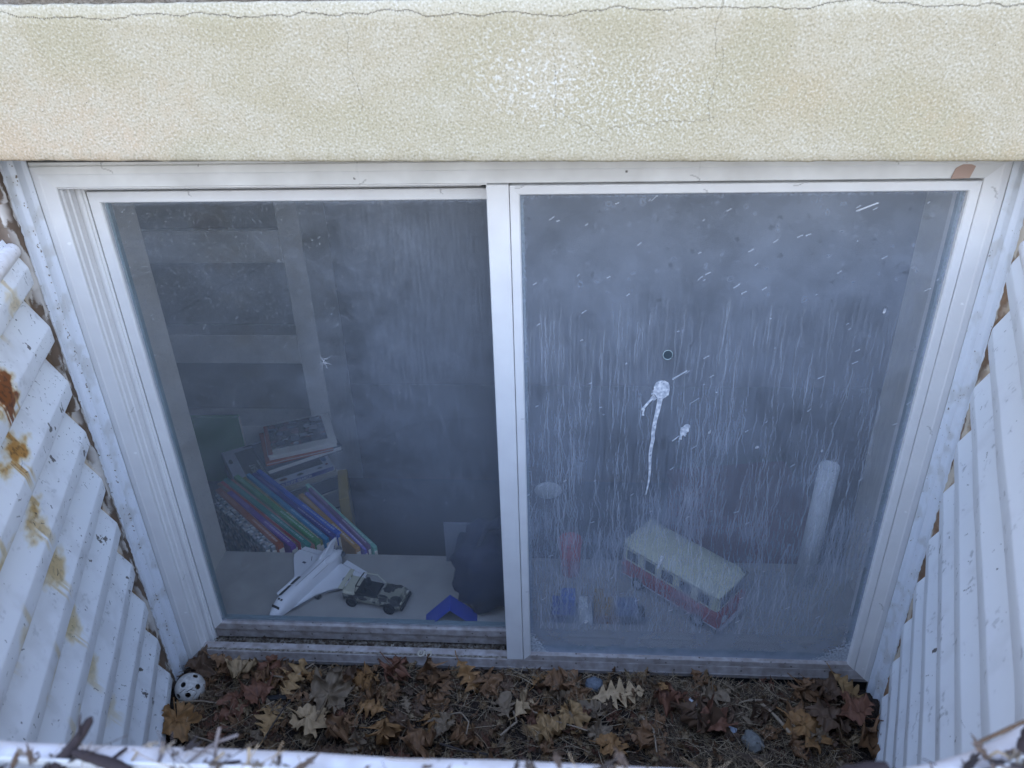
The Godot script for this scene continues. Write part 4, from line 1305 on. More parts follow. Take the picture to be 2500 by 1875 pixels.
func litter() -> void:
	var m := mat(Color(1, 1, 1), 0.8)
	m.vertex_color_use_as_albedo = true
	var place_floor := func(r: RandomNumberGenerator) -> Array:
		var z := 0.006 + 0.45 * pow(r.randf(), 1.3)
		var x := r.randf_range(-0.61, 0.59)
		if r.randf() < 0.25: x = r.randf_range(0.22, 0.5); z = r.randf_range(0.01, 0.2)
		x = clampf(x, -0.62 + z * 0.36, 0.60 - z * 0.40)
		var s := r.randf_range(0.022, 0.062)
		var b := Basis(Vector3.UP, r.randf() * TAU) * Basis(Vector3.RIGHT, r.randf_range(-0.35, 0.35)) * Basis(Vector3.BACK, r.randf() * TAU)
		z = maxf(z, 0.008 + absf(b.z.z) * s * 0.5)
		var c := Color(0.20, 0.14, 0.08).lerp(Color(0.42, 0.33, 0.22), r.randf()) if r.randf() < 0.6 else Color(0.09, 0.062, 0.042)
		return [Transform3D(b.scaled(Vector3.ONE * s), Vector3(x, floor_y(x, z) + r.randf_range(0.001, 0.021), z)), c * r.randf_range(0.7, 1.2)]
	for k in 3:
		scatter("pine_needles", "brown pine needles scattered through the leaf litter", m, needle_mesh(140 + k), 2600, 150 + k, place_floor)
	# bits of crumbled leaf and bark
	var bit := leaf_mesh("maple", 321, 0.9, 0.25)
	var place_bits := func(r: RandomNumberGenerator) -> Array:
		var z := 0.012 + 0.5 * pow(r.randf(), 1.2)
		var x := clampf(r.randf_range(-0.61, 0.59), -0.61 + z * 0.36, 0.59 - z * 0.40)
		var s := r.randf_range(0.008, 0.034)
		var b := Basis(Vector3.UP, r.randf() * TAU) * Basis(Vector3.RIGHT, r.randf_range(-0.8, 0.8)) * Basis(Vector3.BACK, r.randf_range(-0.8, 0.8))
		b = b.scaled_local(Vector3(r.randf_range(0.4, 1.3), 1.0, r.randf_range(0.5, 1.4)))
		var c: Color = [Color(0.155, 0.084, 0.040), Color(0.085, 0.052, 0.030), Color(0.23, 0.145, 0.072), Color(0.14, 0.062, 0.034), Color(0.26, 0.185, 0.105)][r.randi() % 5]
		return [Transform3D(b.scaled(Vector3.ONE * s), Vector3(x, floor_y(x, z) + r.randf_range(0.0, 0.012), z)), c]
	scatter("leaf_crumbs", "crumbled bits of leaf and bark between the leaves", m, bit, 4500, 160, place_bits)
	# needles and crumbs caught in the open sill track
	var place_track := func(r: RandomNumberGenerator) -> Array:
		var x := r.randf_range(-0.60, -0.04)
		var z := r.randf_range(-0.037, -0.009)
		var s := r.randf_range(0.006, 0.026)
		var b := Basis(Vector3.UP, PI / 2 + r.randf_range(-0.9, 0.9)) * Basis(Vector3.RIGHT, r.randf_range(-0.3, 0.3))
		var c := Color(0.05, 0.035, 0.025).lerp(Color(0.26, 0.21, 0.15), pow(r.randf(), 1.8))
		return [Transform3D(b.scaled(Vector3.ONE * s), Vector3(x, -0.8825 + r.randf_range(0.0, 0.006), z)), c]
	scatter("track_needles", "needles and dirt lying in the open sill track", m, needle_mesh(170), 520, 171, place_track)
	var place_crumb := func(r: RandomNumberGenerator) -> Array:
		var x := r.randf_range(-0.60, -0.035)
		var z := -0.012 if r.randf() < 0.45 else -0.037
		var s := r.randf_range(0.003, 0.010)
		var b := Basis(Vector3(r.randf_range(-1, 1), r.randf_range(-1, 1), r.randf_range(-1, 1)).normalized(), r.randf() * TAU)
		var c := Color(0.045, 0.032, 0.024).lerp(Color(0.14, 0.10, 0.07), r.randf())
		return [Transform3D(b.scaled(Vector3.ONE * s), Vector3(x, -0.8835 + r.randf_range(0.0, 0.004), z + r.randf_range(-0.005, 0.005))), c]
	scatter("track_crumbs", "dark crumbs of dirt packed in the open sill track", m, bit, 300, 172, place_crumb)
	# mulch outside the rim
	var place_out := func(r: RandomNumberGenerator) -> Array:
		var k := r.randi_range(8, plan.size() - 9)
		var nn := plan_normal(k)
		var pt: Vector2 = plan[k].lerp(plan[mini(k + 1, plan.size() - 1)], r.randf()) + nn * (0.0145 + 0.12 * pow(r.randf(), 1.6))
		var s := r.randf_range(0.010, 0.030)
		var b := Basis(Vector3.UP, r.randf() * TAU) * Basis(Vector3.RIGHT, r.randf_range(-0.5, 0.5))
		var c := Color(0.30, 0.20, 0.11).lerp(Color(0.46, 0.36, 0.24), r.randf()) if r.randf() < 0.5 else Color(0.08, 0.06, 0.055)
		return [Transform3D(b.scaled(Vector3(1.2, 1.2, 1.0) * s), Vector3(pt.x, soil_y(pt.x, pt.y) + r.randf_range(-0.002, 0.010), pt.y)), c]
	scatter("mulch_needles", "needles in the mulch outside the rim", m, needle_mesh(180), 1100, 181, place_out)
	var place_chip := func(r: RandomNumberGenerator) -> Array:
		var q: Array = place_out.call(r)
		var b := Basis(Vector3.UP, r.randf() * TAU) * Basis(Vector3.RIGHT, r.randf_range(-0.7, 0.7))
		b = b.scaled_local(Vector3(0.45, 0.6, 1.2))
		var c: Color = [Color(0.055, 0.042, 0.04), Color(0.10, 0.075, 0.06), Color(0.16, 0.11, 0.08), Color(0.30, 0.25, 0.2)][r.randi() % 4]
		return [Transform3D(b.scaled(Vector3.ONE * r.randf_range(0.004, 0.014)), q[0].origin + Vector3(0, 0.002, 0)), c]
	scatter("mulch_chips", "bark chips in the mulch outside the rim", m, bit, 1400, 182, place_chip)

# ------------------------------------------------------------------ small things in the well and on the rim
func pebble(seed_: int, sx: float, sy: float, sz: float) -> SurfaceTool:
	var n := noise(0.9, seed_, 2)
	var rows := []
	for i in 15:
		var th := PI * i / 14.0
		var row := []
		for j in 25:
			var ph := TAU * (j % 24) / 24.0
			var d := Vector3(sin(th) * cos(ph), cos(th), sin(th) * sin(ph))
			var k := 1.0 + n.get_noise_3dv(d * 1.2) * 0.22
			row.append(Vector3(d.x * sx, d.y * sy, d.z * sz) * k)
		rows.append(row)
	var st := st_new()
	sheet(st, rows, false)
	st.generate_normals()
	return st

func well_things() -> void:
	# cracked hollow practice ball with holes
	var ball := CSGCombiner3D.new()
	ball.name = "plastic_ball"
	add_child(ball)
	ball.position = Vector3(-0.601, -0.891, 0.070)
	ball.rotation_degrees = Vector3(12, 20, 8)
	var bm := tri(mat(Color(1, 1, 1), 0.55), mottle(Color(0.80, 0.79, 0.77), Color(0.62, 0.60, 0.57), 0.05, 190, 128, 30, Color(0.3, 0.28, 0.26), 1.0), 0.05, false)
	var so := CSGSphere3D.new(); so.radius = 0.0265; so.radial_segments = 40; so.rings = 24; so.material = bm; so.name = "shell"; ball.add_child(so)
	var si := CSGSphere3D.new(); si.radius = 0.0243; si.radial_segments = 32; si.rings = 18; si.operation = CSGShape3D.OPERATION_SUBTRACTION; si.material = mat(lin(0.10, 0.095, 0.09), 0.9); si.name = "hollow"; ball.add_child(si)
	for d in [Vector3(0.05, 0.55, 0.83), Vector3(0.72, 0.55, 0.42), Vector3(-0.62, 0.45, 0.62), Vector3(-0.12, 0.97, 0.2), Vector3(0.62, -0.18, 0.76), Vector3(-0.45, -0.25, 0.85), Vector3(0.62, 0.72, -0.35), Vector3(-0.85, 0.2, -0.2)]:
		var h := CSGCylinder3D.new()
		h.radius = 0.0046; h.height = 0.012; h.sides = 18; h.operation = CSGShape3D.OPERATION_SUBTRACTION
		h.material = si.material; h.name = "hole"
		var dn: Vector3 = d.normalized()
		h.transform = Transform3D(Basis(Quaternion(Vector3.UP, dn)), dn * 0.0252)
		ball.add_child(h, true)
	for q in [[Vector3(0.25, 0.75, 0.6), 0.4, 0.013], [Vector3(0.45, 0.62, 0.64), -0.5, 0.012], [Vector3(-0.25, 0.80, 0.55), 0.2, 0.014], [Vector3(0.4, 0.3, 0.86), 0.9, 0.013]]:
		var c := CSGBox3D.new()
		c.size = Vector3(q[2], 0.010, 0.0008)
		c.operation = CSGShape3D.OPERATION_SUBTRACTION; c.material = si.material; c.name = "crack"
		var dn: Vector3 = q[0].normalized()
		c.transform = Transform3D(Basis(Quaternion(Vector3.UP, dn)) * Basis(Vector3.UP, q[1]), dn * 0.0252)
		ball.add_child(c, true)
	tag(ball, "cracked white plastic ball with round holes in the left corner of the well", "ball")
	# stones
	var sm := tri(mat(Color(1, 1, 1), 0.8), mottle(Color(0.47, 0.50, 0.53), Color(0.30, 0.32, 0.35), 0.06, 191, 128, 30, Color(0.7, 0.72, 0.74), 1.0), 0.04, false)
	var s1 := obj("pebble", pebble(192, 0.0155, 0.011, 0.0145), sm); s1.position = Vector3(0.127, floor_y(0.127, 0.031) + 0.017, 0.031)
	tag(s1, "round blue-grey pebble near the right sill behind the pale oak leaf", "pebble")
	var sm2 := tri(mat(Color(1, 1, 1), 0.8), mottle(Color(0.50, 0.50, 0.48), Color(0.34, 0.34, 0.33), 0.05, 193, 128, 40, Color(0.68, 0.66, 0.62), 1.0), 0.05, false)
	var s2 := obj("pebble", pebble(194, 0.016, 0.013, 0.020), sm2); s2.position = Vector3(0.386, floor_y(0.386, 0.138) + 0.016, 0.138); s2.rotation.y = 0.5
	tag(s2, "egg-shaped grey pebble at the right front of the litter", "pebble")
	# curved pale bark beside it
	var bark := tri(mat(Color(1, 1, 1), 0.9), mottle(Color(0.48, 0.41, 0.34), Color(0.22, 0.17, 0.13), 0.07, 195, 128), 0.03, false)
	var bp := []
	for k in 9: bp.append(Vector3(0.345 + 0.075 * k / 8.0, floor_y(0.38, 0.16) + 0.014, 0.152 + 0.016 * sin(PI * k / 8.0)))
	tag(obj("bark_strip", tube_mesh(bp, [0.002, 0.005, 0.006, 0.007, 0.007, 0.006, 0.006, 0.004, 0.002], 7), bark), "curved strip of pale bark in front of the egg-shaped pebble", "bark")
	# pale plastic scraps
	var pw := mat(lin(0.55, 0.58, 0.62), 0.45)
	var strip := st_new()
	var rows := []
	for k in 7:
		var t := k / 6.0
		rows.append([Vector3(-0.0045, sin(t * 2.2) * 0.012, t * 0.045), Vector3(0.0, sin(t * 2.2) * 0.012 + 0.0012, t * 0.045), Vector3(0.0045, sin(t * 2.2) * 0.012, t * 0.045)])
	sheet(strip, rows, false); strip.generate_normals()
	var p1 := obj("plastic_strip", strip, pw); p1.position = Vector3(0.290, floor_y(0.29, 0.05) + 0.012, 0.045); p1.rotation.y = 0.25
	tag(p1, "narrow white curved plastic strip standing among the needles at right", "plastic scrap")
	var p2 := obj("plastic_scrap", box(Vector3(0.034, 0.003, 0.011), Vector3.ZERO, 0.001, Basis(Vector3.UP, -0.35)), mat(lin(0.36, 0.42, 0.52), 0.35)); p2.position = Vector3(0.345, floor_y(0.345, 0.118) + 0.020, 0.116)
	tag(p2, "flat blue-white plastic scrap beside the rust-red maple leaf", "plastic scrap")
	var coal := mat(lin(0.018, 0.017, 0.017), 0.7)
	var c1 := obj("charred_wood", box(Vector3(0.046, 0.008, 0.009), Vector3.ZERO, 0.002, Basis(Vector3.UP, 0.12)), coal); c1.position = Vector3(-0.437, floor_y(-0.437, 0.088) + 0.018, 0.090)
	tag(c1, "short charred black scrap of wood between two oak leaves", "wood scrap")
	# snail shells by the sill track
	var shell := mat(lin(0.42, 0.38, 0.31), 0.5)
	for q in [[-0.190, -0.004, 0.0075], [-0.176, -0.003, 0.0065], [-0.247, -0.028, 0.0055]]:
		var path := []
		var rad := []
		for k in 26:
			var a: float = k * 0.55
			var rr: float = q[2] * pow(0.86, k * 0.55)
			path.append(Vector3(cos(a) * rr, 0.0006 * k * 0.5, sin(a) * rr)); rad.append(maxf(rr * 0.36, 0.0003))
		var o := obj("snail_shell", tube_mesh(path, rad, 7), shell)
		o.position = Vector3(q[0], -0.8655 if q[1] > -0.01 else -0.8775, q[1])
		o.rotation = Vector3(0.5, q[0] * 30.0, 0.2)
		tag(o, "tiny coiled snail shell resting on the sill track near the meeting stile", "snail shell", "snail shells on the sill track")
	# twigs and stalks lying over the leaves
	var twig := mat(lin(0.26, 0.20, 0.14), 0.85)
	var dark := mat(lin(0.05, 0.038, 0.03), 0.85)
	var tw := [
		[[-0.475, 0.02, 0.02], [-0.455, 0.045, 0.024], [-0.43, 0.055, 0.028], [-0.405, 0.045, 0.026], [-0.385, 0.018, 0.03], 0.0016, "pale", "pale bent leaf stalk curving across the litter below the left sill"],
		[[-0.62, 0.10, 0.016], [-0.57, 0.098, 0.02], [-0.52, 0.105, 0.02], 0.0015, "pale", "thin straw-coloured stalk lying below the holed ball"],
		[[-0.505, 0.185, 0.02], [-0.545, 0.17, 0.022], [-0.585, 0.16, 0.018], 0.0018, "pale", "knobbly pale twig right of the golden brown maple leaf"],
		[[-0.425, 0.195, 0.03], [-0.415, 0.15, 0.034], [-0.40, 0.105, 0.036], 0.0013, "dark", "long thin dark stalk leaning up across the narrow tan oak leaf"],
		[[0.02, 0.105, 0.026], [0.06, 0.118, 0.026], [0.115, 0.13, 0.022], 0.0013, "pale", "long pale needle stalk lying over the middle litter"],
		[[-0.03, 0.155, 0.026], [-0.005, 0.13, 0.03], [-0.012, 0.108, 0.03], 0.0020, "pale", "forked pale twig at the front middle of the litter"],
		[[0.225, 0.17, 0.03], [0.222, 0.135, 0.034], [0.205, 0.11, 0.03], 0.0016, "pale", "upright bent stalk right of the brown folded leaf"],
		[[0.455, 0.145, 0.022], [0.43, 0.10, 0.024], [0.41, 0.06, 0.022], 0.0032, "pale", "straight brown stick pointing at the concrete ledge"],
		[[-0.13, 0.17, 0.025], [-0.09, 0.18, 0.022], [-0.05, 0.186, 0.02], 0.0018, "dark", "thin black twig along the front edge of the litter"],
		[[-0.12, 0.115, 0.03], [-0.10, 0.12, 0.040], [-0.085, 0.137, 0.038], [-0.088, 0.152, 0.03], 0.0013, "pale", "white curling stalk left of the middle of the litter"],
		[[0.37, 0.065, 0.018], [0.395, 0.055, 0.02], [0.43, 0.058, 0.018], 0.0016, "pale", "light wishbone-shaped stalk among bare needles in front of the ledge"],
	]
	for q in tw:
		var path := []
		for k in q.size() - 3:
			path.append(Vector3(q[k][0], floor_y(q[k][0], q[k][1]) + q[k][2], q[k][1]))
		var dense := []
		for k in path.size() - 1:
			for s in 4: dense.append(path[k].lerp(path[k + 1], s / 4.0) + Vector3(0, sin(s * 0.8) * 0.0012, 0))
		dense.append(path[-1])
		var o := obj("twig", tube_mesh(dense, q[-3], 5), twig if q[-2] == "pale" else dark)
		tag(o, q[-1], "twig")

func rim_things() -> void:
	var wood := tri(mat(Color(1, 1, 1), 0.9), mottle(Color(0.27, 0.22, 0.22), Color(0.13, 0.105, 0.11), 0.08, 201, 128), 0.012, false)
	var woodl := tri(mat(Color(1, 1, 1), 0.9), mottle(Color(0.52, 0.43, 0.34), Color(0.30, 0.23, 0.18), 0.08, 202, 128), 0.012, false)
	# broken dark stick that pokes up over the rim
	var s := thing("broken_stick", "dark broken stick with a thin side spur poking up over the rim at lower left", "stick")
	var pth := [Vector3(-0.162, -0.0530, 0.799), Vector3(-0.1600, -0.0500, 0.792), Vector3(-0.1555, -0.0455, 0.788), Vector3(-0.1538, -0.0440, 0.783), Vector3(-0.1522, -0.0422, 0.779), Vector3(-0.1509, -0.0402, 0.7745), Vector3(-0.1505, -0.0396, 0.773)]
	obj("stem", tube_mesh(pth, [0.0046, 0.0040, 0.0030, 0.0025, 0.0024, 0.0020, 0.0008], 9), wood, s)
	obj("spur", tube_mesh([Vector3(-0.1520, -0.0412, 0.782), Vector3(-0.1530, -0.0370, 0.778), Vector3(-0.1534, -0.0350, 0.775)], [0.0010, 0.0007, 0.0003], 6), wood, s)
	obj("spur", tube_mesh([Vector3(-0.1555, -0.0455, 0.788), Vector3(-0.1585, -0.0440, 0.787)], [0.001, 0.0004], 6), wood, s)
	# bark, chips and splinters lying on the rim and the mulch
	var slab := func(a: Vector3, b: Vector3, wd: float, th: float, m: Material, label: String, seed_: int) -> void:
		var r := RandomNumberGenerator.new(); r.seed = seed_
		var dirv := (b - a).normalized()
		var side := dirv.cross(Vector3.UP).normalized()
		var up := side.cross(dirv)
		var rows := []
		for k in 15:
			var t := k / 14.0
			var w2 := wd * (0.25 + 0.75 * pow(sin(PI * clampf(t * 0.92 + 0.04, 0.0, 1.0)), 0.45)) * r.randf_range(0.86, 1.12)
			var row := []
			for j in 9:
				var an := TAU * (j % 8) / 8.0
				row.append(a.lerp(b, t) + side * cos(an) * w2 * 0.5 + up * sin(an) * th * 0.5 * r.randf_range(0.9, 1.1))
			rows.append(row)
		for row in rows: row[8] = row[0]
		var st := st_new(); sheet(st, rows, true); st.generate_normals()
		tag(obj("bark_slab", st, m), label, "bark")
	slab.call(Vector3(-0.1515, -0.0435, 0.789), Vector3(-0.121, -0.0450, 0.7960), 0.0060, 0.0032, wood, "flat dark bark slab lying beside the broken stick across the rim", 211)
	slab.call(Vector3(-0.1340, -0.0470, 0.790), Vector3(-0.1308, -0.0490, 0.782), 0.0024, 0.0014, wood, "small dark pointed bark flake tipping over the rim at lower left", 212)
	slab.call(Vector3(-0.1774, -0.0455, 0.797), Vector3(-0.1790, -0.0448, 0.789), 0.0030, 0.0026, woodl, "stubby grey-brown wood chip left of the broken stick", 213)
	slab.call(Vector3(-0.0960, -0.0480, 0.792), Vector3(-0.0725, -0.0462, 0.7885), 0.0022, 0.0018, wood, "long dark wood splinter lying along the rim left of centre", 214)
	slab.call(Vector3(0.1930, -0.0440, 0.788), Vector3(0.2190, -0.0410, 0.7830), 0.0120, 0.0060, wood, "blurred dark bark piece at the bottom edge below the right corner pile", 215)
	slab.call(Vector3(0.2845, -0.0300, 0.763), Vector3(0.2660, -0.0490, 0.7625), 0.0024, 0.0014, woodl, "reddish pointed wood splinter overhanging the rim at lower right", 216)
	slab.call(Vector3(0.2800, -0.0400, 0.772), Vector3(0.2890, -0.0260, 0.7660), 0.0090, 0.0080, wood, "dark rotten wood lump on the soil at the right rim corner", 217)
	# grass stems and twigs sticking out over the rim
	var straw := mat(lin(0.42, 0.31, 0.19), 0.8)
	var grey := mat(lin(0.20, 0.165, 0.15), 0.85)
	var st_ := [
		[[-0.0990, -0.0470, 0.7930], [-0.0925, -0.0465, 0.784], [-0.0873, -0.0472, 0.778], [-0.0806, -0.0500, 0.772], 0.0008, "g", "grey twig arching from the mulch over the rim"],
		[[-0.0850, -0.0480, 0.7890], [-0.0872, -0.0455, 0.780], [-0.0880, -0.0440, 0.7730], 0.0008, "g", "upright grey stem crossing the arching twig on the rim"],
		[[-0.0865, -0.0470, 0.7905], [-0.0828, -0.0480, 0.783], 0.0007, "s", "short orange straw lying against the rim"],
		[[-0.0690, -0.0500, 0.7905], [-0.0699, -0.0475, 0.785], [-0.0712, -0.0470, 0.781], 0.0008, "s", "pale straw stub standing on the rim left of centre"],
		[[-0.1130, -0.0520, 0.7910], [-0.1130, -0.0495, 0.785], [-0.1138, -0.0470, 0.7795], 0.0010, "g", "blurred grey upright stem at the left end of the leaf litter"],
		[[-0.1460, -0.0440, 0.7900], [-0.1471, -0.0455, 0.782], 0.0004, "g", "hair-thin grey stalk behind the broken stick"],
		[[-0.1257, -0.0494, 0.7905], [-0.1246, -0.0488, 0.784], 0.0006, "s", "small straw leaning beside the dark bark flake"],
		[[0.2681, -0.0500, 0.7690], [0.2729, -0.0460, 0.7680], [0.2772, -0.0465, 0.7700], [0.2765, -0.0480, 0.7760], 0.0008, "s", "tan curved stem looping over the soil at the right rim corner"],
		[[0.2620, -0.0500, 0.7760], [0.2700, -0.0450, 0.7760], [0.2790, -0.0450, 0.7780], 0.0007, "g", "grey stem lying in the soil at the right rim corner"],
	]
	for q in st_:
		var path := []
		for k in q.size() - 3: path.append(Vector3(q[k][0], q[k][1], q[k][2]))
		var o := obj("stem", tube_mesh(path, q[-3], 6), straw if q[-2] == "s" else grey)
		tag(o, q[-1], "twig")

# ------------------------------------------------------------------ things behind the glass
func blob_print(seed_: int, bg: Color, cols: Array, count: int, rmax: float) -> ImageTexture:
	var w := 128
	var d := PackedByteArray(); d.resize(w * w * 4)
	for i in w * w:
		d[i * 4] = int(bg.r * 255); d[i * 4 + 1] = int(bg.g * 255); d[i * 4 + 2] = int(bg.b * 255); d[i * 4 + 3] = 255
	var r := RandomNumberGenerator.new(); r.seed = seed_
	for k in count:
		var c: Color = cols[r.randi() % cols.size()]
		var p := Vector2(r.randf(), r.randf()) * w
		var q := Vector2(r.randf_range(0.3, 1.0), r.randf_range(0.2, 1.0)) * rmax
		for y in range(int(p.y - q.y), int(p.y + q.y)):
			for x in range(int(p.x - q.x), int(p.x + q.x)):
				if Vector2((x - p.x) / q.x, (y - p.y) / q.y).length() < 1.0: put(d, w, w, x, y, c, 0.9)
	return tex_from(d, w, w)

func lettering(text: String, height: float, m: Material, parent: Node, xf: Transform3D, called := "lettering") -> void:
	var tm := TextMesh.new()
	var f := SystemFont.new()
	f.font_names = PackedStringArray(["Droid Sans"])
	tm.font = f
	tm.text = text
	tm.font_size = 48
	tm.pixel_size = height / 36.0
	tm.depth = 0.0004
	tm.curve_step = 4.0
	var o := obj(called, tm, m, parent)
	o.transform = xf

func book_row() -> void:
	var spines := [
		[-0.740, -0.420, -0.568, -0.273, Color(0.62, 0.64, 0.63), "grey patterned comic book spine lowest at the left end of the leaning row", 0.012, 1],
		[-0.751, -0.452, -0.553, -0.273, Color(0.50, 0.58, 0.66), "blue-white patterned comic book second from the left jamb", 0.0135, 1],
		[-0.752, -0.465, -0.537, -0.272, Color(0.62, 0.32, 0.17), "orange-brown thin book in the diagonal row of books", 0.0138, 0],
		[-0.724, -0.461, -0.511, -0.275, Color(0.44, 0.27, 0.60), "purple thin book beside the orange-brown one", 0.0130, 0],
		[-0.764, -0.495, -0.509, -0.283, Color(0.52, 0.38, 0.31), "dull tan-brown thin book between purple and red spines", 0.0080, 0],
		[-0.757, -0.499, -0.497, -0.286, Color(0.66, 0.20, 0.20), "red thin book in the diagonal row of books", 0.0085, 0],
		[-0.749, -0.504, -0.475, -0.273, Color(0.20, 0.52, 0.47), "teal thin book next to the red spine", 0.0120, 0],
		[-0.737, -0.508, -0.468, -0.276, Color(0.66, 0.48, 0.42), "pinkish tan thin book between teal and green spines", 0.0100, 0],
		[-0.727, -0.515, -0.459, -0.284, Color(0.26, 0.56, 0.32), "grass green thin book in the diagonal row", 0.0125, 0],
		[-0.710, -0.521, -0.454, -0.293, Color(0.52, 0.52, 0.28), "olive thin book between green and sky blue spines", 0.0120, 0],
		[-0.700, -0.523, -0.440, -0.291, Color(0.20, 0.54, 0.72), "sky blue thin book in the diagonal row", 0.0100, 0],
		[-0.688, -0.529, -0.427, -0.302, Color(0.22, 0.22, 0.56), "indigo thin book between two blue spines", 0.0110, 0],
		[-0.682, -0.543, -0.420, -0.314, Color(0.22, 0.38, 0.78), "bright blue thin book at the right end of the main row", 0.0120, 0],
		[-0.550, -0.456, -0.369, -0.272, Color(0.68, 0.52, 0.30), "ochre thin book leftmost of the small separate group", 0.0125, 0],
		[-0.540, -0.467, -0.351, -0.272, Color(0.48, 0.44, 0.74), "lavender thin book in the small separate group", 0.0090, 0],
		[-0.531, -0.471, -0.344, -0.272, Color(0.48, 0.36, 0.52), "mauve thin book beside the lavender one", 0.0085, 0],
		[-0.544, -0.491, -0.331, -0.273, Color(0.50, 0.74, 0.66), "mint green thin book rightmost of the small separate group", 0.0095, 0],
	]
	var white := mat(Color(0.86, 0.87, 0.9), 0.6)
	var page := mat(Color(0.85, 0.83, 0.78), 0.9)
	var r := RandomNumberGenerator.new(); r.seed = 221
	var comic := blob_print(222, Color(0.55, 0.58, 0.60), [Color(0.85, 0.86, 0.87), Color(0.25, 0.30, 0.34), Color(0.42, 0.52, 0.50), Color(0.70, 0.66, 0.62)], 260, 9.0)
	for q in spines:
		var a := Vector3(q[0], 0, q[1]); var b := Vector3(q[2], 0, q[3])
		var dirv := (b - a).normalized()
		var bas := Basis(dirv, Vector3.UP, dirv.cross(Vector3.UP))
		var len_ := a.distance_to(b)
		var h := 0.27 + r.randf_range(-0.006, 0.006)
		var t := thing("book", q[5], "book", (a + b) / 2.0 + Vector3(0, -1.12, 0), bas, "thin books standing in a diagonal row behind the sill")
		var m := mat(q[4], 0.45)
		if q[7] == 1: tri(m, comic, 0.09, false); m.albedo_color = Color(1, 1, 1)
		obj("cover", box(Vector3(len_, h, q[6]), Vector3(0, h / 2.0, 0), 0.0012), m, t)
		obj("pages", box(Vector3(len_ - 0.006, h - 0.01, maxf(q[6] - 0.003, 0.002)), Vector3(0.0045, h / 2.0 - 0.006, 0), 0.0004), page, t)
		if q[7] == 0:
			# a paler band and specks of title print along the spine
			var pm := mat(q[4].lerp(Color(0.9, 0.9, 0.92), 0.55), 0.5)
			obj("spine_band", box(Vector3(len_ * 0.26, 0.0006, q[6] * 0.55), Vector3(-len_ * 0.30, h + 0.0001, 0), 0.0002), mat(q[4].lerp(Color(0.8, 0.8, 0.85), 0.28), 0.5), t)
			var dash := st_new()
			var x := len_ * 0.08
			while x < len_ * 0.44:
				var l := r.randf_range(0.002, 0.008)
				bx(dash, Transform3D(Basis(), Vector3(x + l / 2.0, h + 0.0001, 0)), Vector3(l, 0.0006, q[6] * 0.34), 0.0001)
				x += l + r.randf_range(0.0012, 0.003)
			obj("spine_print", dash, pm, t)

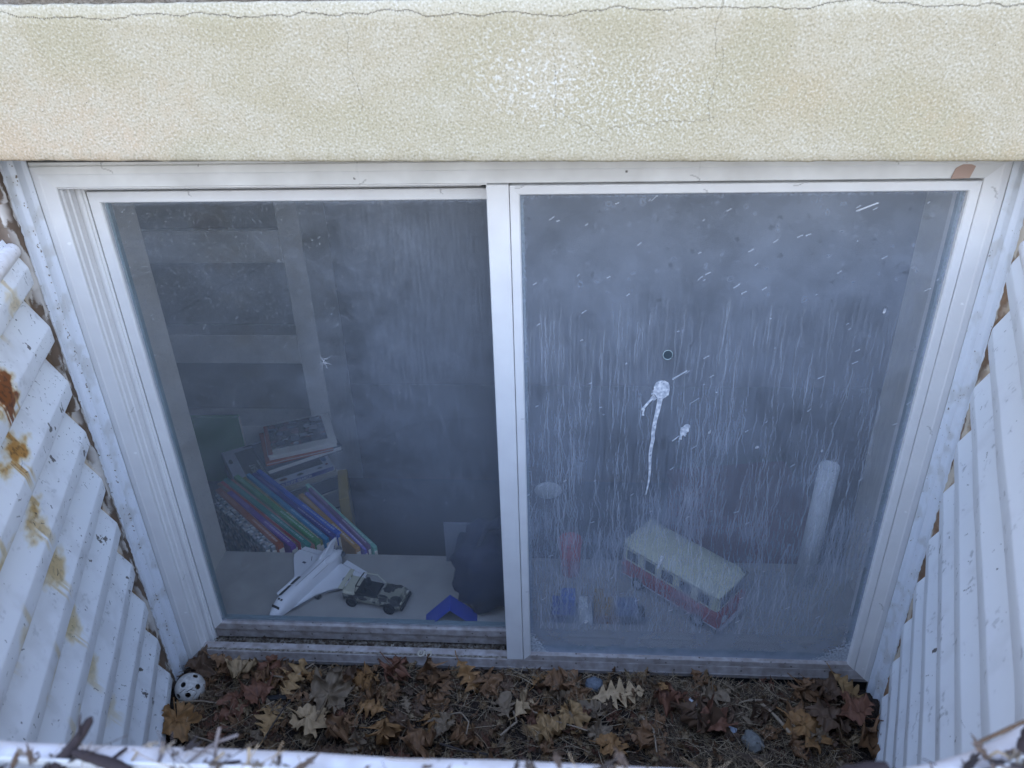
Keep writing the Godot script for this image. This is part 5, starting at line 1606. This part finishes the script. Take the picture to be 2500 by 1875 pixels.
func book_pile() -> void:
	var dk := mat(Color(0.11, 0.13, 0.13), 0.4)
	var pale := mat(Color(0.70, 0.73, 0.78), 0.5)
	var navy := mat(Color(0.13, 0.19, 0.50), 0.45)
	var white := mat(Color(0.88, 0.88, 0.86), 0.6)
	var page := mat(Color(0.84, 0.82, 0.76), 0.9)
	var FR := Vector3(-0.531, -0.93, -0.684); var FL := Vector3(-0.729, -0.93, -0.548); var BL := Vector3(-0.872, -0.93, -0.724)
	var ex := (FR - FL).normalized()
	var bas := Basis(ex, Vector3.UP, ex.cross(Vector3.UP))
	var mid := (FR + BL) / 2.0
	var W := FR.distance_to(FL); var D := FL.distance_to(BL)
	# big flat books below
	var low := [[Color(0.60, 0.58, 0.53), "flat cream book directly under the wildlife book", 0.02, 0.0], [Color(0.30, 0.33, 0.36), "flat slate grey book in the pile under the cream one", 0.045, 0.02], [Color(0.66, 0.63, 0.56), "thick flat off-white book near the bottom of the pile", 0.055, -0.02], [Color(0.20, 0.24, 0.27), "thick flat dark book at the bottom of the pile", 0.055, 0.01]]
	var y := -0.9445
	for q in low:
		var t := thing("book", q[1], "book", mid + Vector3(0.004, y + 0.93 - q[2], 0), bas * Basis(Vector3.UP, q[3]))
		obj("cover", box(Vector3(W + 0.004, q[2] - 0.0005, D - 0.004), Vector3(0, q[2] / 2.0, 0), 0.0015), mat(q[0], 0.5), t)
		obj("pages", box(Vector3(W - 0.001, q[2] - 0.006, D + 0.0), Vector3(0.0045, q[2] / 2.0, -0.002), 0.0008), page, t)
		y -= q[2]
	# the wildlife book
	var wl := thing("book", "flat wildlife picture book with a navy spine and white capital lettering", "book", mid + Vector3(0, -0.0142, 0), bas)
	obj("cover", box(Vector3(W, 0.014, D), Vector3(0, 0.0071, 0), 0.0012), pale, wl)
	obj("cover_panel", box(Vector3(W - 0.052, 0.0008, D - 0.046), Vector3(0.004, 0.0143, -0.002), 0.0002), dk, wl)
	obj("spine", box(Vector3(W - 0.004, 0.0125, 0.001), Vector3(0, 0.0068, D / 2.0 + 0.0002), 0.0003), navy, wl)
	lettering("GREAT WILDLIFE SEARCH", 0.0082, white, wl, Transform3D(Basis(), Vector3(-0.004, 0.0064, D / 2.0 + 0.0012)))
	var up_turn := Basis(Vector3(0, 0, -1), Vector3(-1, 0, 0), Vector3(0, 1, 0))
	for k in 3:
		lettering(["GREAT", "WILDLIFE", "SEARCH"][k], 0.016, mat(Color(0.70, 0.74, 0.70), 0.6), wl, Transform3D(up_turn, Vector3(-W * 0.5 + 0.056 + k * 0.024, 0.0149, 0.02)))
	# animals printed round the border
	var beasts := [[Color(0.36, 0.17, 0.16), -0.012, 0.102, 0.012, 0.0055], [Color(0.16, 0.17, 0.11), 0.032, 0.102, 0.010, 0.005], [Color(0.16, 0.18, 0.20), -0.050, 0.103, 0.008, 0.003], [Color(0.33, 0.37, 0.43), 0.085, 0.103, 0.008, 0.004], [Color(0.20, 0.24, 0.30), -0.109, 0.03, 0.005, 0.016], [Color(0.22, 0.26, 0.32), -0.109, -0.055, 0.006, 0.012], [Color(0.26, 0.30, 0.36), -0.05, -0.106, 0.016, 0.004], [Color(0.42, 0.20, 0.20), 0.106, 0.095, 0.0045, 0.004], [Color(0.20, 0.36, 0.52), 0.106, 0.06, 0.008, 0.022]]
	for q in beasts:
		var poly := PackedVector2Array()
		for k in 10:
			var an := TAU * k / 10.0
			poly.append(Vector2(q[1] + cos(an) * q[3] * (1.0 if k % 3 else 0.75), q[2] + sin(an) * q[4]))
		obj("animal_picture", prism(st_new(), poly, 0.0, 0.0004, Transform3D(Basis(Vector3.RIGHT, Vector3.BACK, Vector3.DOWN), Vector3(0, 0.0146, 0))), mat(q[0], 0.5), wl)
	# white album on it
	var c0 := Vector3(-0.698, 0, -0.627); var c1 := Vector3(-0.532, 0, -0.748)
	var cx := (c1 - c0).normalized()
	var cb := Basis(cx, Vector3.UP, cx.cross(Vector3.UP))
	var alb := thing("book", "white hardback with a bare white spine lying on the wildlife book", "book", (c0 + c1) / 2.0 + Vector3(0, -0.9285, 0) - cb.z * 0.07, cb)
	obj("cover", box(Vector3(0.206, 0.0022, 0.142), Vector3(0, 0.0012, 0), 0.0006), mat(Color(0.22, 0.24, 0.28), 0.5), alb)
	obj("pages", box(Vector3(0.200, 0.012, 0.137), Vector3(0, 0.0085, 0), 0.0006), white, alb)
	obj("cover", box(Vector3(0.206, 0.0022, 0.142), Vector3(0, 0.0158, 0), 0.0006), mat(Color(0.24, 0.28, 0.33), 0.5), alb)
	# thin orange book and the picture book on top
	var t0 := Vector3(-0.700, 0, -0.651); var t1 := Vector3(-0.535, 0, -0.724)
	var tx := (t1 - t0).normalized()
	var tb := Basis(tx, Vector3.UP, tx.cross(Vector3.UP))
	var org := thing("book", "thin orange book sandwiched under the topmost picture book", "book", (t0 + t1) / 2.0 + Vector3(-0.012, -0.9112, 0.006) - tb.z * 0.076, tb * Basis(Vector3.UP, 0.03))
	obj("cover", box(Vector3(0.176, 0.010, 0.156), Vector3(0, 0.0052, 0), 0.0008), mat(Color(0.66, 0.34, 0.18), 0.5), org)
	obj("spine_stripe", box(Vector3(0.172, 0.0028, 0.0008), Vector3(0, 0.006, 0.0782), 0.0002), mat(Color(0.75, 0.72, 0.72), 0.5), org)
	var top := thing("book", "topmost picture book with a dark photo cover and white spine", "book", (t0 + t1) / 2.0 + Vector3(0, -0.9005, 0) - tb.z * 0.08, tb)
	obj("pages", box(Vector3(0.176, 0.012, 0.158), Vector3(0, 0.0068, 0), 0.0008), white, top)
	obj("cover", box(Vector3(0.180, 0.0026, 0.162), Vector3(0, 0.0140, 0), 0.0006), white, top)
	var photo := tri(mat(Color(1, 1, 1), 0.25), blob_print(231, Color(0.10, 0.115, 0.13), [Color(0.50, 0.53, 0.58), Color(0.36, 0.39, 0.44), Color(0.48, 0.33, 0.32), Color(0.62, 0.64, 0.68), Color(0.18, 0.2, 0.23)], 46, 15.0), 0.14, false)
	obj("cover_photo", box(Vector3(0.150, 0.0006, 0.128), Vector3(-0.006, 0.0154, -0.012), 0.0002), photo, top)
	obj("cover_stripe", box(Vector3(0.012, 0.0006, 0.150), Vector3(-0.083, 0.0154, 0), 0.0002), mat(Color(0.60, 0.27, 0.17), 0.5), top)
	# yellow book upright at the pile's right end, green one by the bookcase
	var yb := thing("book", "yellow hardback standing upright at the right end of the book pile", "book", Vector3(-0.505, -1.12, -0.63), Basis(Vector3.UP, 0.28))
	obj("cover", box(Vector3(0.026, 0.168, 0.13), Vector3(0, 0.084, 0), 0.002), mat(Color(0.68, 0.58, 0.24), 0.5), yb)
	obj("pages", box(Vector3(0.020, 0.160, 0.126), Vector3(0, 0.087, -0.004), 0.001), page, yb)
	var gb := thing("book", "leaf green picture book standing against the white bookcase", "book", Vector3(-0.945, -1.12, -0.862), Basis(Vector3.UP, 0.05))
	obj("cover", box(Vector3(0.17, 0.225, 0.016), Vector3(0, 0.1125, 0), 0.002), mat(Color(0.20, 0.48, 0.20), 0.5), gb)
	obj("pages", box(Vector3(0.164, 0.216, 0.011), Vector3(0.004, 0.1135, 0), 0.001), page, gb)

func furniture() -> void:
	var wood := tri(mat(Color(1, 1, 1), 0.5), mottle(Color(0.80, 0.80, 0.79), Color(0.74, 0.74, 0.73), 0.03, 241), 0.4)
	var t := thing("low_table", "low grey table inside the room that carries the books", "table")
	obj("tabletop", box2(Vector3(-1.15, -1.148, -0.885), Vector3(0.75, -1.1205, -0.268), 0.002), mat(Color(0.20, 0.21, 0.23), 0.6), t)
	for q in [[-1.12, -0.30], [-1.12, -0.855], [0.72, -0.30], [0.72, -0.855]]:
		obj("leg", box2(Vector3(q[0] - 0.02, -2.15, q[1] - 0.02), Vector3(q[0] + 0.02, -1.149, q[1] + 0.02), 0.002), wood, t)
	var b := thing("bookcase", "pale open bookcase seen dimly behind the left pane", "bookcase")
	obj("side_panel", box2(Vector3(-0.662, -2.15, -1.12), Vector3(-0.604, 0.0, -0.90), 0.0015), wood, b)
	obj("side_panel", box2(Vector3(-1.47, -2.15, -1.12), Vector3(-1.45, 0.0, -0.90), 0.0015), wood, b)
	obj("back_panel", box2(Vector3(-1.449, -2.14, -1.119), Vector3(-0.663, -0.01, -1.112), 0.0005), mat(Color(0.55, 0.55, 0.54), 0.8), b)
	for y in [-0.012, -0.255, -0.427, -0.724, -1.02, -1.32, -1.62, -2.05]:
		obj("shelf", box2(Vector3(-1.449, y - 0.022, -1.111), Vector3(-0.663, y, -0.921), 0.0012), wood, b)
	for y in [-0.427, -0.724, -1.02, -1.32]:
		obj("shelf_front", box2(Vector3(-1.449, y - 0.022, -0.9205), Vector3(-0.663, y + 0.066, -0.903), 0.0012), wood, b)
	var bowl := obj("glint_bowl", lathe([[0.0, 0.004], [0.022, 0.004], [0.040, 0.014], [0.052, 0.030], [0.054, 0.031], [0.052, 0.028], [0.036, 0.006], [0.02, 0.0], [0.0, 0.0]], 32), mat(Color(0.86, 0.88, 0.9), 0.4))  # added bowl that stands in for a pale oval glint
	bowl.position = Vector3(0.022, -1.12, -0.82); bowl.scale = Vector3(0.72, 0.45, 0.72)
	tag(bowl, "shallow white bowl added as a pale oval glint low behind the streaked right pane", "bowl")
	var rb := thing("storage_box", "dark red storage box glimpsed behind the toy bus", "box", Vector3(0.50, -1.12, -0.60), Basis(Vector3.UP, 0.15))
	obj("body", box(Vector3(0.30, 0.17, 0.20), Vector3(0, 0.085, 0), 0.006), mat(Color(0.40, 0.13, 0.14), 0.6), rb)
	obj("lid", box(Vector3(0.312, 0.025, 0.212), Vector3(0, 0.183, 0), 0.006), mat(Color(0.34, 0.12, 0.14), 0.6), rb)

func shuttle() -> void:
	var f := Vector3(-0.437, 0, 0.9).normalized()
	var s := thing("toy_shuttle", "white toy space shuttle with black windows on the inner sill", "toy", Vector3(-0.444, -0.8595, -0.150), Basis(Vector3.UP.cross(f), Vector3.UP, f))
	var white := mat(Color(0.90, 0.905, 0.92), 0.45)
	var black := mat(Color(0.07, 0.075, 0.085), 0.4)
	var grey := mat(Color(0.45, 0.46, 0.48), 0.5)
	var rows := []
	for q in [[-0.092, 0.0150, 0.036], [-0.090, 0.0170, 0.039], [-0.05, 0.0172, 0.039], [0.0, 0.0170, 0.038], [0.05, 0.0165, 0.037], [0.068, 0.0155, 0.035], [0.080, 0.0135, 0.029], [0.090, 0.0105, 0.0235], [0.098, 0.0065, 0.0185], [0.1015, 0.0030, 0.0155], [0.1022, 0.0003, 0.0135]]:
		var row := []
		var yc := 0.010 if q[0] < 0.07 else lerpf(0.010, 0.0115, (q[0] - 0.07) / 0.032)
		for k in 21:
			var a := TAU * (k % 20) / 20.0
			var sx: float = signf(cos(a)) * pow(absf(cos(a)), 0.7) * q[1]
			var sy := sin(a)
			var y: float = yc + (q[2] - yc) * pow(maxf(sy, 0.0), 0.75) if sy > 0 else yc + sy * minf(0.004, q[1] * 0.4)
			row.append(Vector3(sx, y, q[0]))
		rows.append(row)
	var st := st_new(); sheet(st, rows, false); st.generate_normals()
	obj("fuselage", st, white, s)
	obj("tail_plate", prism(st_new(), PackedVector2Array([Vector2(-0.0155, 0.008), Vector2(0.0155, 0.008), Vector2(0.0155, 0.026), Vector2(0.010, 0.036), Vector2(-0.010, 0.036), Vector2(-0.0155, 0.026)]), -0.0935, -0.0915), grey, s)
	var flat := Basis(Vector3.RIGHT, Vector3.BACK, Vector3.DOWN)
	for d in [-1.0, 1.0]:
		var wing := PackedVector2Array([Vector2(d * 0.012, 0.066), Vector2(d * 0.020, 0.046), Vector2(d * 0.030, 0.012), Vector2(d * 0.044, -0.012), Vector2(d * 0.080, -0.048), Vector2(d * 0.089, -0.060), Vector2(d * 0.089, -0.076), Vector2(d * 0.020, -0.084), Vector2(d * 0.012, -0.084)])
		obj("wing", prism(st_new(), wing, -0.0115, -0.0075, Transform3D(flat, Vector3.ZERO)), white, s)
		obj("wing_edge", prism(st_new(), PackedVector2Array([Vector2(d * 0.012, 0.067), Vector2(d * 0.021, 0.047), Vector2(d * 0.031, 0.012), Vector2(d * 0.0455, -0.012), Vector2(d * 0.081, -0.047), Vector2(d * 0.0905, -0.060), Vector2(d * 0.0895, -0.062), Vector2(d * 0.044, -0.014), Vector2(d * 0.029, 0.010)]), -0.0088, -0.0060, Transform3D(flat, Vector3.ZERO)), grey, s)
		obj("elevon", prism(st_new(), PackedVector2Array([Vector2(d * 0.024, -0.0850), Vector2(d * 0.086, -0.0775), Vector2(d * 0.084, -0.088), Vector2(d * 0.024, -0.097)]), -0.0125, -0.0085, Transform3D(flat, Vector3.ZERO)), white, s)
		var pod := pebble(250, 0.0095, 0.0085, 0.024)
		var po := obj("engine_pod", pod, white, s); po.position = Vector3(d * 0.0105, 0.034, -0.074)
	obj("tail_fin", prism(st_new(), PackedVector2Array([Vector2(0.030, 0.030), Vector2(0.078, 0.036), Vector2(0.100, 0.062), Vector2(0.084, 0.062), Vector2(0.056, 0.043)]), -0.0022, 0.0022, Transform3D(Basis(Vector3.FORWARD, Vector3.UP, Vector3.RIGHT), Vector3.ZERO)), white, s)
	for q in [[0.0, 0.030], [-0.0085, 0.018], [0.0085, 0.018]]:
		var e := obj("engine_nozzle", lathe([[0.002, 0.0], [0.0035, 0.002], [0.0058, 0.013], [0.0052, 0.013], [0.003, 0.003], [0.0, 0.003]], 16), grey, s)
		e.transform = Transform3D(Basis(Vector3.RIGHT, -PI / 2), Vector3(q[0], q[1], -0.0925))
	# cargo bay opening, cockpit panes, nose cap, panel lines, wing emblem
	obj("bay_window", box(Vector3(0.0075, 0.0012, 0.030), Vector3(-0.0092, 0.0352, 0.046), 0.0003, Basis(Vector3.BACK, 0.36)), black, s)
	obj("bay_window", box(Vector3(0.0075, 0.0012, 0.024), Vector3(-0.0092, 0.0362, 0.016), 0.0003, Basis(Vector3.BACK, 0.36)), black, s)
	obj("bay_door", box(Vector3(0.0022, 0.0060, 0.058), Vector3(-0.0148, 0.0348, 0.032), 0.0006, Basis(Vector3.BACK, 0.5)), white, s)
	for d in [-1.0, 1.0]: obj("cockpit_pane", box(Vector3(0.0042, 0.0010, 0.0038), Vector3(d * 0.0033, 0.0350, 0.0688), 0.0002, Basis(Vector3.RIGHT, 0.25)), black, s)
	obj("windscreen", box(Vector3(0.019, 0.0055, 0.0022), Vector3(0, 0.0275, 0.0832), 0.0010, Basis(Vector3.RIGHT, -0.55)), black, s)
	for q in [[0.0035, -0.02, 0.10, 0.0], [0.0145, -0.03, 0.045, -0.5]]:
		obj("panel_line", box(Vector3(0.0007, 0.0008, q[2]), Vector3(q[0], 0.0386 if q[3] == 0.0 else 0.0318, q[1]), 0.0001, Basis(Vector3.BACK, q[3])), grey, s)
	var em := PackedVector2Array()
	for k in 18: em.append(Vector2(0.058 + cos(TAU * k / 18.0) * 0.0072, -0.052 + sin(TAU * k / 18.0) * 0.0072))
	obj("wing_emblem", prism(st_new(), em, -0.0121, -0.0117, Transform3D(flat, Vector3.ZERO)), mat(Color(0.20, 0.25, 0.42), 0.5), s)
	obj("emblem_mark", box(Vector3(0.0095, 0.0003, 0.0014), Vector3(0.058, 0.0123, -0.052), 0.0001, Basis(Vector3.UP, 0.5)), white, s)
	obj("wing_marking", box(Vector3(0.008, 0.0003, 0.005), Vector3(-0.052, 0.0118, -0.050), 0.0001), mat(Color(0.35, 0.36, 0.42), 0.5), s)
	obj("wing_marking", box(Vector3(0.0012, 0.0003, 0.014), Vector3(-0.046, 0.0118, -0.066), 0.0001, Basis(Vector3.UP, 0.6)), black, s)
	obj("landing_gear", box(Vector3(0.012, 0.007, 0.012), Vector3(0.034, 0.0038, 0.006), 0.002), black, s)
	obj("landing_gear", box(Vector3(0.012, 0.007, 0.012), Vector3(-0.034, 0.0038, 0.006), 0.002), black, s)
	obj("landing_gear", box(Vector3(0.008, 0.007, 0.010), Vector3(0.0, 0.0038, 0.078), 0.002), black, s)

func wheel(parent: Node, at: Vector3, rad: float, wd: float, tyre: Material, hub: Material) -> void:
	var w := group_part("wheel", parent)
	w.position = at
	w.rotation.x = PI / 2
	obj("tyre", lathe([[rad * 0.62, -wd / 2], [rad * 0.95, -wd / 2], [rad, -wd * 0.3], [rad, wd * 0.3], [rad * 0.95, wd / 2], [rad * 0.62, wd / 2]], 20), tyre, w)
	obj("rim", lathe([[0.0, -wd * 0.36], [rad * 0.62, -wd * 0.42], [rad * 0.62, wd * 0.42], [rad * 0.3, wd * 0.30], [0.0, wd * 0.36]], 16), hub, w)

func bus() -> void:
	var d := Vector3(0.751, 0, 0.66).normalized()
	var b := thing("toy_bus", "cream and dark red toy bus parked on the right inner sill", "toy", Vector3(0.300, -0.8595, -0.168), Basis(d, Vector3.UP, d.cross(Vector3.UP)))
	var red := mat(Color(0.58, 0.11, 0.13), 0.4)
	var cream := mat(Color(0.84, 0.84, 0.72), 0.45)
	var glass := mat(Color(0.12, 0.15, 0.16), 0.15)
	var tyre := mat(Color(0.10, 0.10, 0.10), 0.8)
	var chrome := mat(Color(0.75, 0.76, 0.78), 0.3)
	obj("lower_body", box(Vector3(0.226, 0.038, 0.098), Vector3(0, 0.032, 0), 0.006), red, b)
	obj("upper_body", box(Vector3(0.218, 0.042, 0.092), Vector3(-0.002, 0.0715, 0), 0.005), cream, b)
	var rows := []
	for k in 9:
		var a := lerpf(-1.0, 1.0, k / 8.0)
		var row := []
		for i in 13:
			var t := lerpf(-1.0, 1.0, i / 12.0)
			row.append(Vector3(t * 0.113 - 0.002, 0.0925 + 0.013 * (1.0 - pow(absf(a), 3.0)) * (1.0 - pow(absf(t), 8.0)), a * 0.050))
		rows.append(row)
	var st := st_new(); sheet(st, rows, false); st.generate_normals()
	obj("roof", st, cream, b)
	obj("roof_edge", box(Vector3(0.227, 0.003, 0.1005), Vector3(-0.002, 0.0915, 0), 0.001), mat(Color(0.42, 0.42, 0.38), 0.5), b)
	for sd in [-1.0, 1.0]:
		for k in 5:
			obj("window", box(Vector3(0.026, 0.022, 0.0012), Vector3(-0.085 + k * 0.0405, 0.0715, sd * 0.0462), 0.0003), glass, b)
		obj("side_stripe", box(Vector3(0.224, 0.0028, 0.0012), Vector3(0, 0.020, sd * 0.0492), 0.0003), chrome, b)
		for x in [-0.068, 0.070]:
			wheel(b, Vector3(x, 0.0145, sd * 0.0465), 0.0145, 0.010, tyre, chrome)
		var hl := obj("headlight", lathe([[0.0, 0.0028], [0.006, 0.0022], [0.0078, 0.0], [0.0078, -0.001]], 16), chrome, b)
		hl.transform = Transform3D(Basis(Vector3.BACK, -PI / 2), Vector3(0.1135, 0.034, sd * 0.030))
	obj("windscreen", box(Vector3(0.0012, 0.024, 0.076), Vector3(0.1072, 0.0725, 0), 0.0003), glass, b)
	obj("rear_window", box(Vector3(0.0012, 0.020, 0.06), Vector3(-0.1112, 0.0725, 0), 0.0003), glass, b)
	obj("bumper", box(Vector3(0.006, 0.008, 0.100), Vector3(0.1155, 0.017, 0), 0.002), chrome, b)

func toy_car() -> void:
	var d := Vector3(0.975, 0, 0.22).normalized()
	var c := thing("toy_car", "black and cream patterned open toy car beside the shuttle wing", "toy", Vector3(-0.298, -0.8595, -0.128), Basis(d, Vector3.UP, d.cross(Vector3.UP)))
	var camo := tri(mat(Color(1, 1, 1), 0.35), blob_print(261, Color(0.58, 0.57, 0.50), [Color(0.10, 0.105, 0.11), Color(0.14, 0.14, 0.15), Color(0.60, 0.59, 0.52)], 60, 20.0), 0.09, false)
	var cream := mat(Color(0.74, 0.73, 0.65), 0.4)
	var black := mat(Color(0.06, 0.065, 0.07), 0.5)
	var tyre := mat(Color(0.05, 0.05, 0.055), 0.85)
	obj("body", box(Vector3(0.124, 0.016, 0.050), Vector3(0, 0.0175, 0), 0.004), camo, c)
	obj("bonnet", box(Vector3(0.046, 0.008, 0.046), Vector3(0.036, 0.0275, 0), 0.0035, Basis(Vector3.BACK, -0.08)), camo, c)
	obj("rear_deck", box(Vector3(0.026, 0.009, 0.048), Vector3(-0.047, 0.028, 0), 0.003), cream, c)
	obj("cockpit", box(Vector3(0.044, 0.006, 0.040), Vector3(-0.012, 0.0265, 0), 0.001), black, c)
	for s in [-1.0, 1.0]:
		obj("seat", box(Vector3(0.008, 0.018, 0.013), Vector3(-0.018, 0.034, s * 0.010), 0.002, Basis(Vector3.BACK, 0.2)), black, c)
		obj("roll_bar", tube_mesh([Vector3(-0.034, 0.028, s * 0.020), Vector3(-0.030, 0.048, s * 0.019), Vector3(0.0, 0.049, s * 0.019), Vector3(0.016, 0.028, s * 0.021)], 0.0013, 6), cream if s < 0 else black, c)
		for x in [-0.040, 0.040]: wheel(c, Vector3(x, 0.0115, s * 0.0255), 0.0115, 0.009, tyre, black)
		obj("headlight", box(Vector3(0.003, 0.004, 0.008), Vector3(0.0615, 0.022, s * 0.016), 0.001), cream, c)
	obj("roll_bar", tube_mesh([Vector3(-0.030, 0.048, -0.019), Vector3(-0.030, 0.0495, 0.0), Vector3(-0.030, 0.048, 0.019)], 0.0013, 6), black, c)
	obj("spoiler", box(Vector3(0.010, 0.002, 0.056), Vector3(-0.060, 0.042, 0), 0.0008), cream, c)
	for s in [-1.0, 1.0]: obj("spoiler_post", box(Vector3(0.005, 0.012, 0.003), Vector3(-0.058, 0.036, s * 0.018), 0.0006), cream, c)
	obj("bumper", box(Vector3(0.005, 0.008, 0.05), Vector3(0.0635, 0.013, 0), 0.0015), black, c)

func toy_bricks() -> void:
	var list := [
		[0.062, 0.0, 0.030, Color(0.16, 0.22, 0.40), "navy toy brick at the lower left of the brick heap by the streaked pane"],
		[0.088, 0.0, 0.020, Color(0.52, 0.56, 0.60), "small grey toy brick between navy and white bricks"],
		[0.113, 0.0, 0.026, Color(0.86, 0.87, 0.86), "white toy brick at the foot of the white pillar"],
		[0.152, 0.0, 0.048, Color(0.48, 0.34, 0.20), "long brown toy brick right of the white one"],
		[0.202, 0.0, 0.046, Color(0.20, 0.22, 0.24), "long dark grey toy brick at the right end of the heap"],
		[0.072, 1.0, 0.044, Color(0.26, 0.38, 0.68), "blue toy brick stacked on the navy and grey ones"],
		[0.108, 1.0, 0.018, Color(0.88, 0.89, 0.88), "white toy pillar brick in the middle of the heap"],
		[0.146, 1.0, 0.036, Color(0.60, 0.48, 0.22), "mustard toy brick stacked on the brown one"],
		[0.190, 1.0, 0.040, Color(0.44, 0.50, 0.62), "slate blue toy brick stacked at the right of the heap"],
		[0.080, 2.0, 0.028, Color(0.34, 0.46, 0.74), "light blue toy brick on top of the blue one"],
		[0.138, 2.0, 0.020, Color(0.56, 0.46, 0.24), "single tan toy brick on top of the mustard one"],
	]
	for q in list:
		var st := st_new()
		bx(st, Transform3D(Basis(), Vector3(0, 0.0095, 0)), Vector3(q[2] - 0.0006, 0.0188, 0.0315), 0.0006)
		var n := maxi(1, int(q[2] / 0.015))
		for k in n:
			for j in [-0.5, 0.5]:
				var poly := PackedVector2Array()
				for e in 10: poly.append(Vector2(cos(TAU * e / 10.0), sin(TAU * e / 10.0)) * 0.0045 + Vector2((k - (n - 1) / 2.0) * 0.015, j * 0.0155))
				prism(st, poly, -0.0205, -0.0187, Transform3D(Basis(Vector3.RIGHT, Vector3.BACK, Vector3.DOWN), Vector3.ZERO))
		var o := obj("toy_brick", st, mat(q[3], 0.3))
		o.position = Vector3(q[0], -0.8598 + q[1] * 0.0206, -0.098)
		tag(o, q[4], "toy brick", "toy bricks heaped on the right inner sill")

func sill_things() -> void:
	var cup := thing("red_beaker", "small red plastic beaker standing behind the toy bricks", "beaker", Vector3(0.084, -0.8598, -0.222))
	obj("body", lathe([[0.0, 0.0], [0.018, 0.0], [0.019, 0.003], [0.0225, 0.082], [0.0215, 0.082], [0.018, 0.005], [0.0, 0.004]], 28), mat(Color(0.62, 0.13, 0.17), 0.4), cup)
	obj("lip", lathe([[0.0215, 0.0805], [0.0238, 0.0805], [0.0240, 0.084], [0.0222, 0.0855], [0.0212, 0.084]], 28), mat(Color(0.68, 0.17, 0.2), 0.4), cup)
	var tb := thing("white_tube", "tall pale upright tube form at the right end of the inner sill", "tube", Vector3(0.545, -0.8598, -0.205), Basis(Vector3.BACK, -0.02))  # pale upright bar, built as a hollow tube
	obj("wall", lathe([[0.0165, 0.0], [0.018, 0.0], [0.018, 0.285], [0.0165, 0.285], [0.0165, 0.01], [0.0165, 0.0]], 28), mat(Color(0.82, 0.84, 0.86), 0.6), tb)
	# dark cloth bag slumped next to the stile, and a folded blue card before it
	var n := noise(1.4, 271, 3)
	var rows := []
	for i in 21:
		var th := PI * i / 20.0
		var row := []
		for j in 33:
			var ph := TAU * (j % 32) / 32.0
			var dv := Vector3(sin(th) * cos(ph), cos(th), sin(th) * sin(ph))
			var k := 1.0 + n.get_noise_3dv(dv * 1.1) * 0.28
			var e := Vector3(signf(dv.x) * pow(absf(dv.x), 0.7), signf(dv.y) * pow(absf(dv.y), 0.75), signf(dv.z) * pow(absf(dv.z), 0.7))
			row.append(Vector3(e.x * 0.058 * k, maxf(0.062 + e.y * 0.066 * k, 0.0), e.z * 0.060 * k))
		rows.append(row)
	var st := st_new(); sheet(st, rows, false); st.generate_normals()
	var bag := thing("cloth_bag", "dark navy cloth bag slumped on the sill beside the meeting stile", "bag", Vector3(-0.072, -0.8598, -0.150), Basis.from_scale(Vector3(1.15, 1.25, 1.1)))
	obj("body", st, mat(Color(0.13, 0.16, 0.25), 0.9), bag)
	obj("strap", tube_mesh([Vector3(-0.02, 0.11, 0.03), Vector3(0.0, 0.145, 0.015), Vector3(0.03, 0.14, 0.0), Vector3(0.045, 0.09, 0.03)], 0.004, 7), mat(Color(0.11, 0.13, 0.20), 0.9), bag)
	var card := st_new()
	for s in [-1.0, 1.0]:
		bx(card, Transform3D(Basis(Vector3.BACK, -s * 0.78), Vector3(s * 0.0245, 0.0245, 0)), Vector3(0.069, 0.0016, 0.040), 0.0004)
	var co := obj("folded_card", card, mat(Color(0.17, 0.26, 0.66), 0.5))
	co.position = Vector3(-0.142, -0.8596, -0.078); co.rotation.y = 0.1
	tag(co, "bright blue folded card standing like a tent on the left inner sill", "card")
	var bd := obj("grey_board", box(Vector3(0.105, 0.10, 0.004), Vector3(0, 0.05, 0), 0.001), mat(Color(0.42, 0.44, 0.48), 0.8))
	bd.position = Vector3(-0.122, -0.8595, -0.245); bd.rotation.x = -0.04
	tag(bd, "plain grey board leaning behind the dark cloth bag", "board")

func _ready() -> void:
	rng.seed = 1
	setup()
	materials()
	M.fine_bump = grey_noise(0.12, 55, 128)
	house()
	window()
	trims()
	well()
	ground()
	litter_floor()
	leaves()
	litter()
	well_things()
	rim_things()
	furniture()
	book_row()
	book_pile()
	shuttle()
	bus()
	toy_car()
	toy_bricks()
	sill_things()
